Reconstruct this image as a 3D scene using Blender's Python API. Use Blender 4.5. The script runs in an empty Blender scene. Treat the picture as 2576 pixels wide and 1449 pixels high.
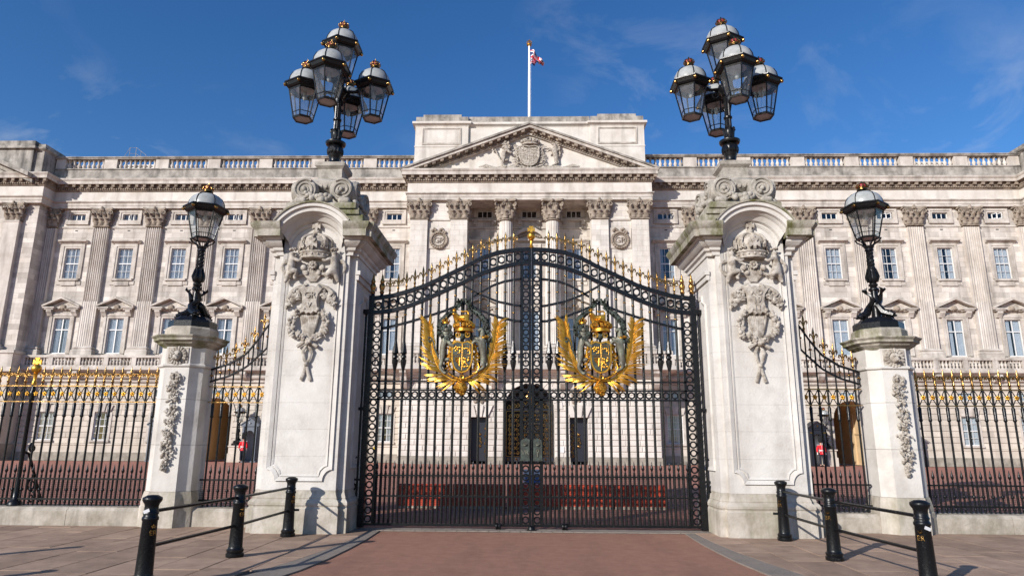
import bpy, bmesh, math, random
from mathutils import Vector, Matrix
random.seed(7)
S = bpy.context.scene
COL = S.collection
PI = math.pi
R_ = math.radians

# ---------------------------------------------------------------- camera
cam_d = bpy.data.cameras.new('camera')
cam = bpy.data.objects.new('camera', cam_d); COL.objects.link(cam)
cam_d.sensor_width = 36; cam_d.lens = 1691.78 / 2576 * 36
cam_d.clip_start = .1; cam_d.clip_end = 3000
pitch, yaw, roll = R_(12.851), R_(1.436), R_(.358)
fw = Vector((-math.sin(yaw) * math.cos(pitch), math.cos(yaw) * math.cos(pitch), math.sin(pitch)))
rt = Vector((math.cos(yaw), math.sin(yaw), 0)); upv = rt.cross(fw)
rt, upv = math.cos(roll) * rt + math.sin(roll) * upv, -math.sin(roll) * rt + math.cos(roll) * upv
m = Matrix((rt, upv, -fw)).transposed().to_4x4(); m.translation = (-.058, 0, 1.6)
cam.matrix_world = m
S.camera = cam

# ---------------------------------------------------------------- world, sun, exposure
SUN_EL = 23.0
sun_to = Vector((-.66, -.752, 0)).normalized() * math.cos(R_(SUN_EL)) + Vector((0, 0, math.sin(R_(SUN_EL))))
W = bpy.data.worlds.new('World'); S.world = W; W.use_nodes = True
wn, wl = W.node_tree.nodes, W.node_tree.links
wn.clear()
sky = wn.new('ShaderNodeTexSky'); sky.sky_type = 'NISHITA'; sky.sun_disc = False
sky.sun_elevation = R_(SUN_EL); sky.sun_rotation = math.atan2(sun_to.x, sun_to.y)
sky.air_density = 1.0; sky.dust_density = .25; sky.ozone_density = 4.0; sky.altitude = 0
bg = wn.new('ShaderNodeBackground'); bg.inputs[1].default_value = .105
tc = wn.new('ShaderNodeTexCoord'); mp = wn.new('ShaderNodeMapping')
mp.inputs['Rotation'].default_value = (.2, .5, .3); mp.inputs['Scale'].default_value = (1.0, 1.6, 1.9); mp.inputs['Location'].default_value = (7.9, 1.1, 5.2)
n1 = wn.new('ShaderNodeTexNoise'); n1.inputs['Scale'].default_value = 5.5; n1.inputs['Detail'].default_value = 9; n1.inputs['Roughness'].default_value = .6; n1.inputs['Distortion'].default_value = .5
n2 = wn.new('ShaderNodeTexNoise'); n2.inputs['Scale'].default_value = 1.6; n2.inputs['Detail'].default_value = 2
r1 = wn.new('ShaderNodeMapRange'); r1.inputs[1].default_value = .5; r1.inputs[2].default_value = .78
r2 = wn.new('ShaderNodeMapRange'); r2.inputs[1].default_value = .48; r2.inputs[2].default_value = .66
mu = wn.new('ShaderNodeMath'); mu.operation = 'MULTIPLY'
mu2 = wn.new('ShaderNodeMath'); mu2.operation = 'MULTIPLY'; mu2.inputs[1].default_value = .5
hs = wn.new('ShaderNodeHueSaturation'); hs.inputs['Hue'].default_value = .507; hs.inputs['Saturation'].default_value = 1.22; hs.inputs['Value'].default_value = 1.16
mx = wn.new('ShaderNodeMix'); mx.data_type = 'RGBA'
mx.inputs[7].default_value = (5.2, 5.6, 6.2, 1)
wo = wn.new('ShaderNodeOutputWorld')
wl.new(tc.outputs['Generated'], mp.inputs[0]); wl.new(mp.outputs[0], n1.inputs[0]); wl.new(mp.outputs[0], n2.inputs[0])
wl.new(n1.outputs[0], r1.inputs[0]); wl.new(n2.outputs[0], r2.inputs[0])
wl.new(r1.outputs[0], mu.inputs[0]); wl.new(r2.outputs[0], mu.inputs[1]); wl.new(mu.outputs[0], mu2.inputs[0])
wl.new(sky.outputs[0], hs.inputs['Color']); wl.new(hs.outputs[0], mx.inputs[6]); wl.new(mu2.outputs[0], mx.inputs[0])
wl.new(mx.outputs[2], bg.inputs[0]); wl.new(bg.outputs[0], wo.inputs[0])

sd = bpy.data.lights.new('sun', 'SUN'); sd.energy = 4.8; sd.angle = R_(.5); sd.color = (1, .95, .89)
so = bpy.data.objects.new('sun', sd); COL.objects.link(so)
so.rotation_euler = (-sun_to).to_track_quat('-Z', 'Y').to_euler(); so.location = (-30, -30, 40)
S.view_settings.view_transform = 'Standard'; S.view_settings.look = 'None'
S.view_settings.exposure = .24; S.view_settings.gamma = 1; S.view_settings.use_curve_mapping = False
S.cycles.max_bounces = 7; S.cycles.transparent_max_bounces = 24; S.cycles.caustics_reflective = False; S.cycles.caustics_refractive = False

# ---------------------------------------------------------------- materials
def nodes_of(mt):
    mt.use_nodes = True
    return mt.node_tree.nodes, mt.node_tree.links, mt.node_tree.nodes['Principled BSDF']
def add_noise(n, l, vec, scale, detail=5, rough=.6, sc3=None, dist=0):
    t = n.new('ShaderNodeTexNoise'); t.inputs['Scale'].default_value = scale; t.inputs['Detail'].default_value = detail
    t.inputs['Roughness'].default_value = rough; t.inputs['Distortion'].default_value = dist
    if sc3:
        mpp = n.new('ShaderNodeMapping'); mpp.inputs['Scale'].default_value = sc3
        l.new(vec, mpp.inputs[0]); l.new(mpp.outputs[0], t.inputs[0])
    else: l.new(vec, t.inputs[0])
    return t.outputs[0]
def rng(n, l, src, a, b, c=0., d=1.):
    r = n.new('ShaderNodeMapRange'); r.inputs[1].default_value = a; r.inputs[2].default_value = b
    r.inputs[3].default_value = c; r.inputs[4].default_value = d; l.new(src, r.inputs[0]); return r.outputs[0]
def math_(n, l, op, a, b):
    q = n.new('ShaderNodeMath'); q.operation = op
    for i, x in enumerate((a, b)):
        if isinstance(x, (int, float)): q.inputs[i].default_value = x
        else: l.new(x, q.inputs[i])
    return q.outputs[0]
def mix(n, l, fac, a, b, mode='MIX'):
    q = n.new('ShaderNodeMix'); q.data_type = 'RGBA'; q.blend_type = mode
    for i, x in ((0, fac), (6, a), (7, b)):
        if isinstance(x, (int, float)): q.inputs[i].default_value = x
        elif isinstance(x, tuple): q.inputs[i].default_value = (*x[:3], 1)
        else: l.new(x, q.inputs[i])
    return q.outputs[2]
def mat(name, col, rough=.6, metal=0., col2=None, ns=2., bump=0., bs=30., island=0., streak=None, moss=None, spec=.5, coat=0., grime=None, lo=.38, hi=.66, rvar=0., orand=False, wear=None):
    mt = bpy.data.materials.new(name); n, l, p = nodes_of(mt)
    g = n.new('ShaderNodeNewGeometry'); pos = g.outputs['Position']
    c = col
    if col2:
        c = mix(n, l, rng(n, l, add_noise(n, l, pos, ns, 6, .65), lo, hi), col, col2)
    if streak:   # vertical rain streaks: colour, scale, amount
        f = rng(n, l, add_noise(n, l, pos, streak[1], 5, .6, (1, 1, .12)), .5, .75, 0, streak[2])
        c = mix(n, l, f, c if not isinstance(c, tuple) else c, streak[0])
    if grime:    # soot patches: colour, scale, amount
        f = rng(n, l, add_noise(n, l, pos, grime[1], 7, .7), .5, .72, 0, grime[2])
        c = mix(n, l, f, c, grime[0])
    if wear:     # drifting traffic stains, long in y
        f = rng(n, l, add_noise(n, l, pos, 1.0, 6, .65, (1.7, .35, 1)), .5, .78, 0, wear[1]); c = mix(n, l, f, c, wear[0])
    if moss:
        sx = n.new('ShaderNodeSeparateXYZ'); l.new(g.outputs['Normal'], sx.inputs[0])
        f = rng(n, l, add_noise(n, l, pos, moss[1], 7, .72, (1, 1, .45)), .46, .64, 0, 1)
        c = mix(n, l, math_(n, l, 'MULTIPLY', f, moss[2]), c, moss[0])
    if island:
        src = g.outputs['Random Per Island']
        if orand:
            oi = n.new('ShaderNodeObjectInfo'); src = oi.outputs['Random']
        f = rng(n, l, src, 0, 1, 1 - island, 1 + island * .55)
        q = n.new('ShaderNodeVectorMath'); q.operation = 'SCALE'
        if isinstance(c, tuple): q.inputs[0].default_value = c[:3]
        else: l.new(c, q.inputs[0])
        l.new(f, q.inputs['Scale']); c = q.outputs[0]
    if isinstance(c, tuple): p.inputs['Base Color'].default_value = (*c[:3], 1)
    else: l.new(c, p.inputs['Base Color'])
    p.inputs['Roughness'].default_value = rough; p.inputs['Metallic'].default_value = metal
    if rvar: l.new(rng(n, l, add_noise(n, l, pos, ns * 3, 5), .35, .65, max(0.02, rough - rvar), min(1, rough + rvar)), p.inputs['Roughness'])
    p.inputs['Specular IOR Level'].default_value = spec
    if coat: p.inputs['Coat Weight'].default_value = coat
    if bump:
        b = n.new('ShaderNodeBump'); b.inputs['Strength'].default_value = bump; b.inputs['Distance'].default_value = .02
        l.new(add_noise(n, l, pos, bs, 6, .65), b.inputs['Height']); l.new(b.outputs[0], p.inputs['Normal'])
    return mt
SOOT = (.12, .105, .09)
M_ = {}
M_['stone'] = mat('portland_stone', (.62, .57, .515), .85, col2=(.48, .425, .37), ns=.9, bump=.25, bs=9, island=.24, streak=((.22, .195, .17), 1.3, .75), spec=.2)
M_['trim'] = mat('moulded_stone', (.60, .55, .495), .85, col2=(.40, .355, .305), ns=1.1, bump=.25, bs=12, streak=((.18, .16, .14), 1.5, .8), spec=.2)
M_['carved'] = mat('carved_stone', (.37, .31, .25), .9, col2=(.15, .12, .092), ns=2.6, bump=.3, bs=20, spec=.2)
M_['sooty'] = mat('weathered_parapet_stone', (.43, .395, .35), .9, col2=(.18, .165, .145), ns=1.1, bump=.3, bs=10, streak=((.07, .065, .06), 1.6, .95), spec=.2)
M_['plinth'] = mat('granite_plinth', (.36, .325, .27), .85, col2=(.23, .205, .165), ns=2.2, bump=.3, bs=14, spec=.2, grime=(SOOT, 1.4, .7))
M_['rust'] = mat('rusticated_stone', (.61, .545, .465), .85, col2=(.49, .43, .355), ns=.9, bump=.25, bs=9, island=.14, streak=((.27, .235, .2), 1.3, .55), spec=.2)
M_['portico'] = mat('portico_stone', (.68, .64, .585), .85, col2=(.55, .5, .44), ns=.8, bump=.25, bs=9, island=.16, streak=((.26, .225, .195), 1.1, .6), spec=.2)
M_['pier'] = mat('pier_stone', (.63, .60, .555), .82, col2=(.53, .495, .45), ns=1.4, bump=.35, bs=26, streak=((.33, .29, .25), 2.2, .45), grime=((.31, .27, .23), 1.2, .55), spec=.25)
M_['pierbase'] = mat('pier_base_stone', (.54, .49, .425), .88, col2=(.36, .315, .26), ns=2.4, bump=.5, bs=22, streak=((.13, .12, .09), 3.2, .85), moss=((.15, .15, .06), 2.0, .35), spec=.2)
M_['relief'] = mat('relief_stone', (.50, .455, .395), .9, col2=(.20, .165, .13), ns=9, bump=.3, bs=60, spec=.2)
M_['mossy'] = mat('mossy_stone', (.46, .42, .355), .92, col2=(.25, .225, .18), ns=4, bump=.6, bs=34, moss=((.085, .09, .014), 2.2, .9), streak=(SOOT, 3.5, .6), spec=.15)
M_['volute'] = mat('volute_stone', (.44, .40, .345), .92, col2=(.24, .22, .185), ns=6, bump=.6, bs=45, spec=.15)
M_['kerb'] = mat('wall_kerb_stone', (.47, .42, .355), .9, col2=(.25, .22, .17), ns=2.6, bump=.5, bs=22, streak=((.15, .13, .1), 3.4, .8), spec=.2)
M_['iron'] = mat('black_painted_iron', (.0045, .005, .006), .3, col2=(.009, .009, .0095), ns=14, bump=.1, bs=60, spec=.3, rvar=.1)
M_['worniron'] = mat('worn_black_iron', (.005, .0055, .0065), .34, col2=(.06, .058, .057), ns=22, bump=.12, bs=60, lo=.6, hi=.76, rvar=.12, spec=.3)
M_['crust_shade'] = mat('soot_and_shade_stone', (.33, .27, .215), .9, col2=(.12, .095, .075), ns=1.7, bump=.3, bs=14, spec=.15)  # soot tone deepened to put shade under the cornices into the colour
M_['gold'] = mat('gold_leaf', (.46, .27, .092), .24, 1., col2=(.2, .11, .035), ns=14, bump=.3, bs=50, rvar=.1)
M_['brightgold'] = mat('bright_gold_leaf', (.84, .45, .062), .33, .85, col2=(.45, .22, .03), ns=10, bump=.25, bs=40)
M_['bronze'] = mat('patinated_bronze', (.13, .12, .09), .5, .3, col2=(.22, .235, .175), ns=7, bump=.4, bs=40, lo=.45, hi=.68)
M_['verdigris'] = mat('verdigris_bronze', (.03, .032, .026), .5, .3, col2=(.065, .085, .068), ns=9, bump=.4, bs=40)
M_['white'] = mat('white_window_paint', (.66, .655, .64), .5)
M_['curtain'] = mat('net_curtain', (.80, .80, .79), .9, col2=(.68, .69, .69), ns=3)
M_['dark'] = mat('dark_interior', (.02, .02, .022), .9)
M_['tarmac'] = mat('red_tarmac', (.40, .21, .143), .95, col2=(.31, .152, .105), ns=5, bump=1., bs=110, spec=.2, grime=((.50, .31, .23), 75, .8), lo=.3, hi=.72, wear=((.19, .105, .085), .5))
M_['court'] = mat('red_forecourt_gravel', (.42, .20, .145), .95, col2=(.34, .155, .115), ns=1.2, bump=.6, bs=70, spec=.2, grime=((.48, .25, .19), 60, .4))
M_['slab'] = mat('york_stone_paving', (.41, .285, .205), .85, col2=(.30, .205, .148), ns=2.4, bump=.35, bs=40, grime=((.17, .118, .09), 3.2, .5), spec=.2, island=.2, orand=True, wear=((.16, .115, .09), .35))
M_['joint'] = mat('paving_joint', (.055, .042, .034), .95)
M_['granite'] = mat('granite_kerb', (.27, .225, .185), .85, col2=(.185, .155, .128), ns=30, bump=.5, bs=90, grime=((.10, .09, .08), 2, .5))
M_['redplastic'] = mat('red_barrier_plastic', (.55, .07, .03), .5, col2=(.42, .055, .025), ns=3)
M_['tunic'] = mat('scarlet_wool', (.72, .012, .022), .85)
M_['bluecloth'] = mat('navy_cloth', (.012, .014, .025), .9)
M_['fur'] = mat('bearskin_fur', (.006, .006, .007), .95, bump=1, bs=90)
M_['skin'] = mat('skin', (.58, .33, .24), .6)
M_['whitebelt'] = mat('white_belt', (.8, .8, .78), .6)
M_['boot'] = mat('black_leather', (.01, .01, .01), .3)
M_['slate'] = mat('slate_blue_paint', (.115, .135, .165), .5, col2=(.09, .108, .135), ns=4)
M_['blackpaint'] = mat('black_blue_paint', (.012, .014, .022), .45)
M_['boxwhite'] = mat('sentry_box_lining', (.5, .52, .54), .7)
M_['pole'] = mat('white_pole_paint', (.85, .85, .84), .4)
M_['fred'] = mat('flag_red', (.62, .02, .035), .8); M_['fblue'] = mat('flag_blue', (.012, .025, .12), .8); M_['fwhite'] = mat('flag_white', (.8, .8, .82), .8)
M_['opal'] = mat('opal_glass', (.40, .41, .40), .25, col2=(.29, .30, .285), ns=6, spec=.5)
M_['velvet'] = mat('crimson_enamel', (.28, .03, .035), .5)
M_['steel'] = mat('galvanised_steel', (.55, .56, .58), .4, .6)
M_['soffit'] = mat('archway_plaster', (.60, .45, .27), .9, col2=(.52, .37, .2), ns=1.2)
M_['sign'] = mat('blue_sign', (.05, .12, .3), .4)
M_['paper'] = mat('sticker', (.55, .55, .56), .6)
M_['straw'] = mat('dry_leaves', (.42, .25, .07), .9)
M_['yellow'] = mat('yellow_plate', (.75, .55, .02), .5)
def glass_mat(name, tint, gl, rough=.02, dirt=0.):
    mt = bpy.data.materials.new(name); n, l, p = nodes_of(mt); n.remove(p)
    o = n['Material Output']; t = n.new('ShaderNodeBsdfTransparent'); t.inputs[0].default_value = (*tint, 1)
    gs = n.new('ShaderNodeBsdfGlossy'); gs.inputs['Roughness'].default_value = rough
    lw = n.new('ShaderNodeLayerWeight'); lw.inputs[0].default_value = .5
    f = rng(n, l, math_(n, l, 'POWER', lw.outputs['Facing'], 4.), 0, 1, gl, .85)
    q = n.new('ShaderNodeMixShader'); l.new(f, q.inputs[0]); l.new(t.outputs[0], q.inputs[1]); l.new(gs.outputs[0], q.inputs[2]); l.new(q.outputs[0], o.inputs[0])
    if dirt:
        df = n.new('ShaderNodeBsdfTranslucent'); df.inputs[0].default_value = (.75, .75, .72, 1); dd = n.new('ShaderNodeBsdfDiffuse'); dd.inputs[0].default_value = (.6, .6, .58, 1)
        a = n.new('ShaderNodeAddShader'); l.new(df.outputs[0], a.inputs[0]); l.new(dd.outputs[0], a.inputs[1])
        g = n.new('ShaderNodeNewGeometry'); ff = rng(n, l, add_noise(n, l, g.outputs['Position'], 9, 6, .7, (1, 1, .4)), .35, .75, dirt * .5, dirt * 1.6)
        q2 = n.new('ShaderNodeMixShader'); l.new(ff, q2.inputs[0]); l.new(q.outputs[0], q2.inputs[1]); l.new(a.outputs[0], q2.inputs[2]); l.new(q2.outputs[0], o.inputs[0])
    return mt
M_['glass'] = glass_mat('window_glass', (.80, .83, .86), .06)
M_['lampglass'] = glass_mat('lantern_glass', (.88, .90, .90), .06, .06, .06)

# ---------------------------------------------------------------- mesh helpers
class MB:
    def __init__(s): s.v = []; s.f = []
    def mark(s): return len(s.v)
    def xf(s, i, mtx):
        for k in range(i, len(s.v)): s.v[k] = tuple(mtx @ Vector(s.v[k]))
        return s
    def box(s, x0, x1, y0, y1, z0, z1):
        b = len(s.v)
        s.v += [(x0, y0, z0), (x1, y0, z0), (x1, y1, z0), (x0, y1, z0), (x0, y0, z1), (x1, y0, z1), (x1, y1, z1), (x0, y1, z1)]
        s.f += [tuple(b + i for i in q) for q in ((3, 2, 1, 0), (4, 5, 6, 7), (0, 1, 5, 4), (1, 2, 6, 5), (2, 3, 7, 6), (3, 0, 4, 7))]
        return s
    def cbox(s, x0, x1, y0, y1, z0, z1, c=.02):   # box whose front (low y) edges are chamfered
        b = len(s.v)
        s.v += [(x0, y1, z0), (x1, y1, z0), (x1, y1, z1), (x0, y1, z1), (x0, y0 + c, z0), (x1, y0 + c, z0), (x1, y0 + c, z1), (x0, y0 + c, z1),
                (x0 + c, y0, z0 + c), (x1 - c, y0, z0 + c), (x1 - c, y0, z1 - c), (x0 + c, y0, z1 - c)]
        for a in (0, 4):
            for i in range(4):
                j = (i + 1) % 4; s.f.append((b + a + i, b + a + j, b + a + 4 + j, b + a + 4 + i))
        s.f.append((b + 8, b + 9, b + 10, b + 11)); return s
    def loft(s, rings, close=True, cap0=True, cap1=True):
        b = len(s.v); n = len(rings[0])
        for r in rings: s.v += [tuple(p) for p in r]
        for k in range(len(rings) - 1):
            for i in range(n if close else n - 1):
                j = (i + 1) % n
                s.f.append((b + k * n + i, b + k * n + j, b + (k + 1) * n + j, b + (k + 1) * n + i))
        if close and cap0: s.f.append(tuple(b + i for i in range(n))[::-1])
        if close and cap1: s.f.append(tuple(b + (len(rings) - 1) * n + i for i in range(n)))
        return s
    def lathe(s, prof, c=(0, 0, 0), n=16, sx=1, sy=1, a0=0):
        return s.loft([[(c[0] + max(r, 1e-4) * sx * math.cos(a0 + 2 * PI * i / n), c[1] + max(r, 1e-4) * sy * math.sin(a0 + 2 * PI * i / n), c[2] + z) for i in range(n)] for r, z in prof])
    def ball(s, c, r, n=8, k=6, sc=(1, 1, 1)):
        return s.loft([[(c[0] + r * sc[0] * math.sin(PI * (j + .02) / (k + .04)) * math.cos(2 * PI * i / n), c[1] + r * sc[1] * math.sin(PI * (j + .02) / (k + .04)) * math.sin(2 * PI * i / n), c[2] - r * sc[2] * math.cos(PI * (j + .02) / (k + .04))) for i in range(n)] for j in range(k + 1)])
    def tube(s, pts, r, n=8, flat=1.0):
        pts = [Vector(p) for p in pts]; rr = r if isinstance(r, (list, tuple)) else [r] * len(pts)
        rings = []; ref = None
        for i, p in enumerate(pts):
            d = (pts[min(i + 1, len(pts) - 1)] - pts[max(i - 1, 0)]).normalized()
            if ref is None: ref = Vector((0, 1, 0)) if abs(d.y) < .9 else Vector((1, 0, 0))
            a = d.cross(ref)
            if a.length < 1e-4: a = d.orthogonal()
            a.normalize(); bb = a.cross(d).normalized(); ref = bb
            rings.append([p + rr[i] * (math.cos(2 * PI * k / n) * a + flat * math.sin(2 * PI * k / n) * bb) for k in range(n)])
        return s.loft(rings)
    def extr(s, poly, ax, a, b):
        f = {'x': lambda u, v, w: (w, u, v), 'y': lambda u, v, w: (u, w, v), 'z': lambda u, v, w: (u, v, w)}[ax]
        return s.loft([[f(u, v, a) for u, v in poly], [f(u, v, b) for u, v in poly]])
    def ring(s, c, Ro, r, n=18, m=6, ax='y'):
        b = len(s.v)
        for i in range(n):
            t = 2 * PI * i / n
            for j in range(m):
                q = 2 * PI * j / m; rad = Ro + r * math.cos(q); h = r * math.sin(q)
                s.v.append((c[0] + rad * math.cos(t), c[1] + h, c[2] + rad * math.sin(t)) if ax == 'y' else (c[0] + rad * math.cos(t), c[1] + rad * math.sin(t), c[2] + h))
        for i in range(n):
            for j in range(m):
                s.f.append((b + i * m + j, b + ((i + 1) % n) * m + j, b + ((i + 1) % n) * m + (j + 1) % m, b + i * m + (j + 1) % m))
        return s
    def plan(s, plan, prof, cap0=True, cap1=True):   # moulding profile (d, z) swept round a closed plan (counter-clockwise)
        return s.loft([[(x, y, z) for x, y in offset(plan, d, True)] for d, z in prof], True, cap0, cap1)
    def sweep(s, path, prof):                          # along an open path, d to the right of travel
        return s.loft([[(x, y, z) for x, y in offset(path, d, False)] for d, z in prof], False)
    def mesh(s, name, mt, smooth=40):
        me = bpy.data.meshes.new(name); me.from_pydata(s.v, [], s.f); me.materials.append(M_[mt] if isinstance(mt, str) else mt)
        bm = bmesh.new(); bm.from_mesh(me); bmesh.ops.recalc_face_normals(bm, faces=bm.faces); bm.to_mesh(me); bm.free()
        if smooth:
            me.polygons.foreach_set('use_smooth', [True] * len(me.polygons)); me.set_sharp_from_angle(angle=R_(smooth))
        me.update(); return me
    def build(s, name, mt, parent=None, smooth=40, loc=None):
        return obj(name, s.mesh(name, mt, smooth), parent, loc)
def offset(path, d, closed):
    n = len(path); out = []
    for i in range(n):
        p = Vector(path[i])
        def nrm(a, b):
            t = (Vector(path[b]) - Vector(path[a])).normalized(); return Vector((t.y, -t.x))
        if closed: na, nb = nrm((i - 1) % n, i), nrm(i, (i + 1) % n)
        else:
            na = nrm(i - 1, i) if i else nrm(0, 1); nb = nrm(i, i + 1) if i < n - 1 else na
        k = na + nb; k = k / max(k.dot(na), .15) if k.length > 1e-6 else na
        out.append(tuple(p + k * d))
    return out
def obj(name, me, parent=None, loc=None):
    o = bpy.data.objects.new(name, me); COL.objects.link(o)
    if parent: o.parent = parent
    if loc: o.location = loc
    return o
def tag(o, label, cat, group=None, kind=None):
    if label: o['label'] = label
    if cat: o['category'] = cat
    if group: o['group'] = group
    if kind: o['kind'] = kind
    return o
def thing(name, label, cat, loc=(0, 0, 0), group=None):
    o = bpy.data.objects.new(name, None); COL.objects.link(o); o.location = loc; o.empty_display_size = .2
    return tag(o, label, cat, group)
def kids(o): return KIDS.setdefault(o.name, [c for c in bpy.data.objects if c.parent == o])
KIDS = {}
def copy_tree(o, parent=None, loc=None, label=None, mirror=False):
    c = o.copy(); COL.objects.link(c); c.parent = parent
    if loc: c.location = loc
    if label: c['label'] = label
    for ch in kids(o): copy_tree(ch, c)
    return c
def struct(o): o['kind'] = 'structure'; return o
def stuff(o): o['kind'] = 'stuff'; return o
def lerp(tab, x):
    for (a, b), (c, d) in zip(tab, tab[1:]):
        if x <= c: return b + (d - b) * (x - a) / (c - a)
    return tab[-1][1]
def skin_mesh(name, pts, edges, mt, sub=2, smooth=True):   # pts: (x,y,z,r)
    me = bpy.data.meshes.new('tmp'); me.from_pydata([p[:3] for p in pts], edges, [])
    o = bpy.data.objects.new('tmp', me); COL.objects.link(o)
    sk = o.modifiers.new('s', 'SKIN'); sk.branch_smoothing = .6
    for i, p in enumerate(pts):
        me.skin_vertices[0].data[i].radius = (p[3], p[3]); me.skin_vertices[0].data[i].use_root = (i == 0)
    sb = o.modifiers.new('u', 'SUBSURF'); sb.levels = sub; sb.render_levels = sub
    dg = bpy.context.evaluated_depsgraph_get(); ev = o.evaluated_get(dg)
    out = bpy.data.meshes.new_from_object(ev); out.name = name
    bpy.data.objects.remove(o); bpy.data.meshes.remove(me)
    out.materials.clear(); out.materials.append(M_[mt])
    out.polygons.foreach_set('use_smooth', [True] * len(out.polygons)); return out
def text_mesh(name, body, size, depth, mt, rot=True):
    cu = bpy.data.curves.new('t', 'FONT'); cu.body = body; cu.size = size; cu.extrude = depth; cu.align_x = 'CENTER'; cu.resolution_u = 3
    o = bpy.data.objects.new('t', cu); COL.objects.link(o)
    dg = bpy.context.evaluated_depsgraph_get(); me = bpy.data.meshes.new_from_object(o.evaluated_get(dg)); me.name = name
    bpy.data.objects.remove(o); bpy.data.curves.remove(cu)
    if rot: me.transform(Matrix.Rotation(PI / 2, 4, 'X'))
    me.materials.clear(); me.materials.append(M_[mt]); return me
# ================================================================ the ground
struct(MB().box(-400, 400, -200, 600, -1.0, -.06).build('ground', 'court', smooth=0))
struct(MB().box(-120, 120, 13.32, 51.0, -.05, 0).build('forecourt', 'court', smooth=0))
struct(MB().box(-60, 60, -60, 13.34, -.055, -.018).build('road', 'tarmac', smooth=0))
KI = [(5.0, 4.6), (6.4, 3.75), (7.6, 3.3), (8.83, 2.98), (9.79, 2.85), (10.76, 2.79), (11.7, 2.76), (12.95, 2.78)]     # y -> x of the kerb's road edge
KO = [(5.0, 5.2), (6.4, 4.3), (7.6, 3.78), (8.8, 3.44), (9.67, 3.26), (10.64, 3.1), (11.81, 2.99), (12.95, 2.96)]
SIDE = {-1: 'left', 1: 'right'}
for s in (-1, 1):
    pv = struct(MB().box(*( (-16, -3.0) if s < 0 else (3.0, 16)), 6.0, 13.2, -.05, -.014).build('pavement', 'joint', smooth=0))
    x = 2.96; c = 0
    while x < 13.5:
        y = 6.2 + random.random() * .6
        while y < 13.2:
            y2 = min(13.2, y + random.uniform(.7, 1.25))
            if 13.2 - y2 < .25: y2 = 13.2
            ka, kb = lerp(KO, y) + .008, lerp(KO, y2) + .008
            if x + .62 > max(ka, kb) + .02:
                g = .009; t = random.uniform(-.002, .003)
                a, b = max(x + g, ka), max(x + g, kb); e = x + .62 - g
                if a < e - .02 and b < e - .02:
                    pl = [(s * a, y + g), (s * e, y + g), (s * e, y2 - g), (s * b, y2 - g)]
                    MB().extr(pl, 'z', -.04, t).build('paving_slab', 'slab', pv, 0)
            y = y2
        x += .62; c += 1
    kb_ = struct(MB().box(*((-3.02, -2.84) if s < 0 else (2.84, 3.02)), 11.5, 12.9, -.05, -.03).build('kerb', 'granite', smooth=0))
    y = 6.4
    while y < 12.9:
        y2 = min(12.95, y + .88)
        pl = [(s * lerp(KI, y + .005), y + .005), (s * lerp(KO, y + .005), y + .005), (s * lerp(KO, y2 - .005), y2 - .005), (s * lerp(KI, y2 - .005), y2 - .005)]
        MB().extr(pl, 'z', -.05, .0).build('kerb_stone', 'granite', kb_, 0); y = y2
th = struct(MB().box(-3.3, 3.3, 12.96, 13.33, -.055, -.016).build('threshold', 'joint', smooth=0))
for i in range(34):
    for j in range(2):
        x = -3.3 + i * .194 + (.09 if j else 0)
        MB().cbox(0, .185, 0, .17, 0, .02, .004).build('granite_sett', 'granite', th, 0, (x, 12.97 + j * .18, -.018 + random.uniform(0, .004)))

# ================================================================ the palace
PAL = thing('palace', 'long pale stone palace with columned portico, pediment and balustraded roof behind the gates', 'palace', (0, 52, 0))
PY = 52.0
def P(mb, name, mt, parent=PAL, smooth=40):
    mb.xf(0, Matrix.Translation((0, -PY, 0))); return mb.build(name, mt, parent, smooth)
WX = [37.2 - 4.367 * i for i in range(7)]            # window axes of a wing
PX = [39.35] + [35.02 - 4.367 * i for i in range(6)]   # pilaster axes
ARCH = WX[3]
def rects_minus(rc, ops):
    out = [rc]
    for o in ops:
        nx = []
        for a in out:
            x0, x1, z0, z1 = a
            if o[0] >= x1 or o[1] <= x0 or o[2] >= z1 or o[3] <= z0: nx.append(a); continue
            if o[0] > x0: nx.append((x0, o[0], z0, z1))
            if o[1] < x1: nx.append((o[1], x1, z0, z1))
            xa, xb = max(x0, o[0]), min(x1, o[1])
            if o[2] > z0: nx.append((xa, xb, z0, o[2]))
            if o[3] < z1: nx.append((xa, xb, o[3], z1))
        out = nx
    return [a for a in out if a[1] - a[0] > .03 and a[3] - a[2] > .02]
def ashlar(x0, x1, z0, z1, ops, ch, bl, gap=.008, rnd=.25):
    n = max(1, round((z1 - z0) / ch)); ch = (z1 - z0) / n; out = []
    for i in range(n):
        za, zb = z0 + i * ch, z0 + (i + 1) * ch
        x = x0; first = bl * (.5 if i % 2 else 1)
        while x < x1 - .01:
            w = first * random.uniform(1 - rnd, 1 + rnd); first = bl
            xb = min(x1, x + w)
            if x1 - xb < bl * .3: xb = x1
            for r in rects_minus((x, xb, za, zb), ops):
                out.append((r[0] + gap / 2, r[1] - gap / 2, r[2] + gap / 2, r[3] - gap / 2))
            x = xb
    return out
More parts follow.
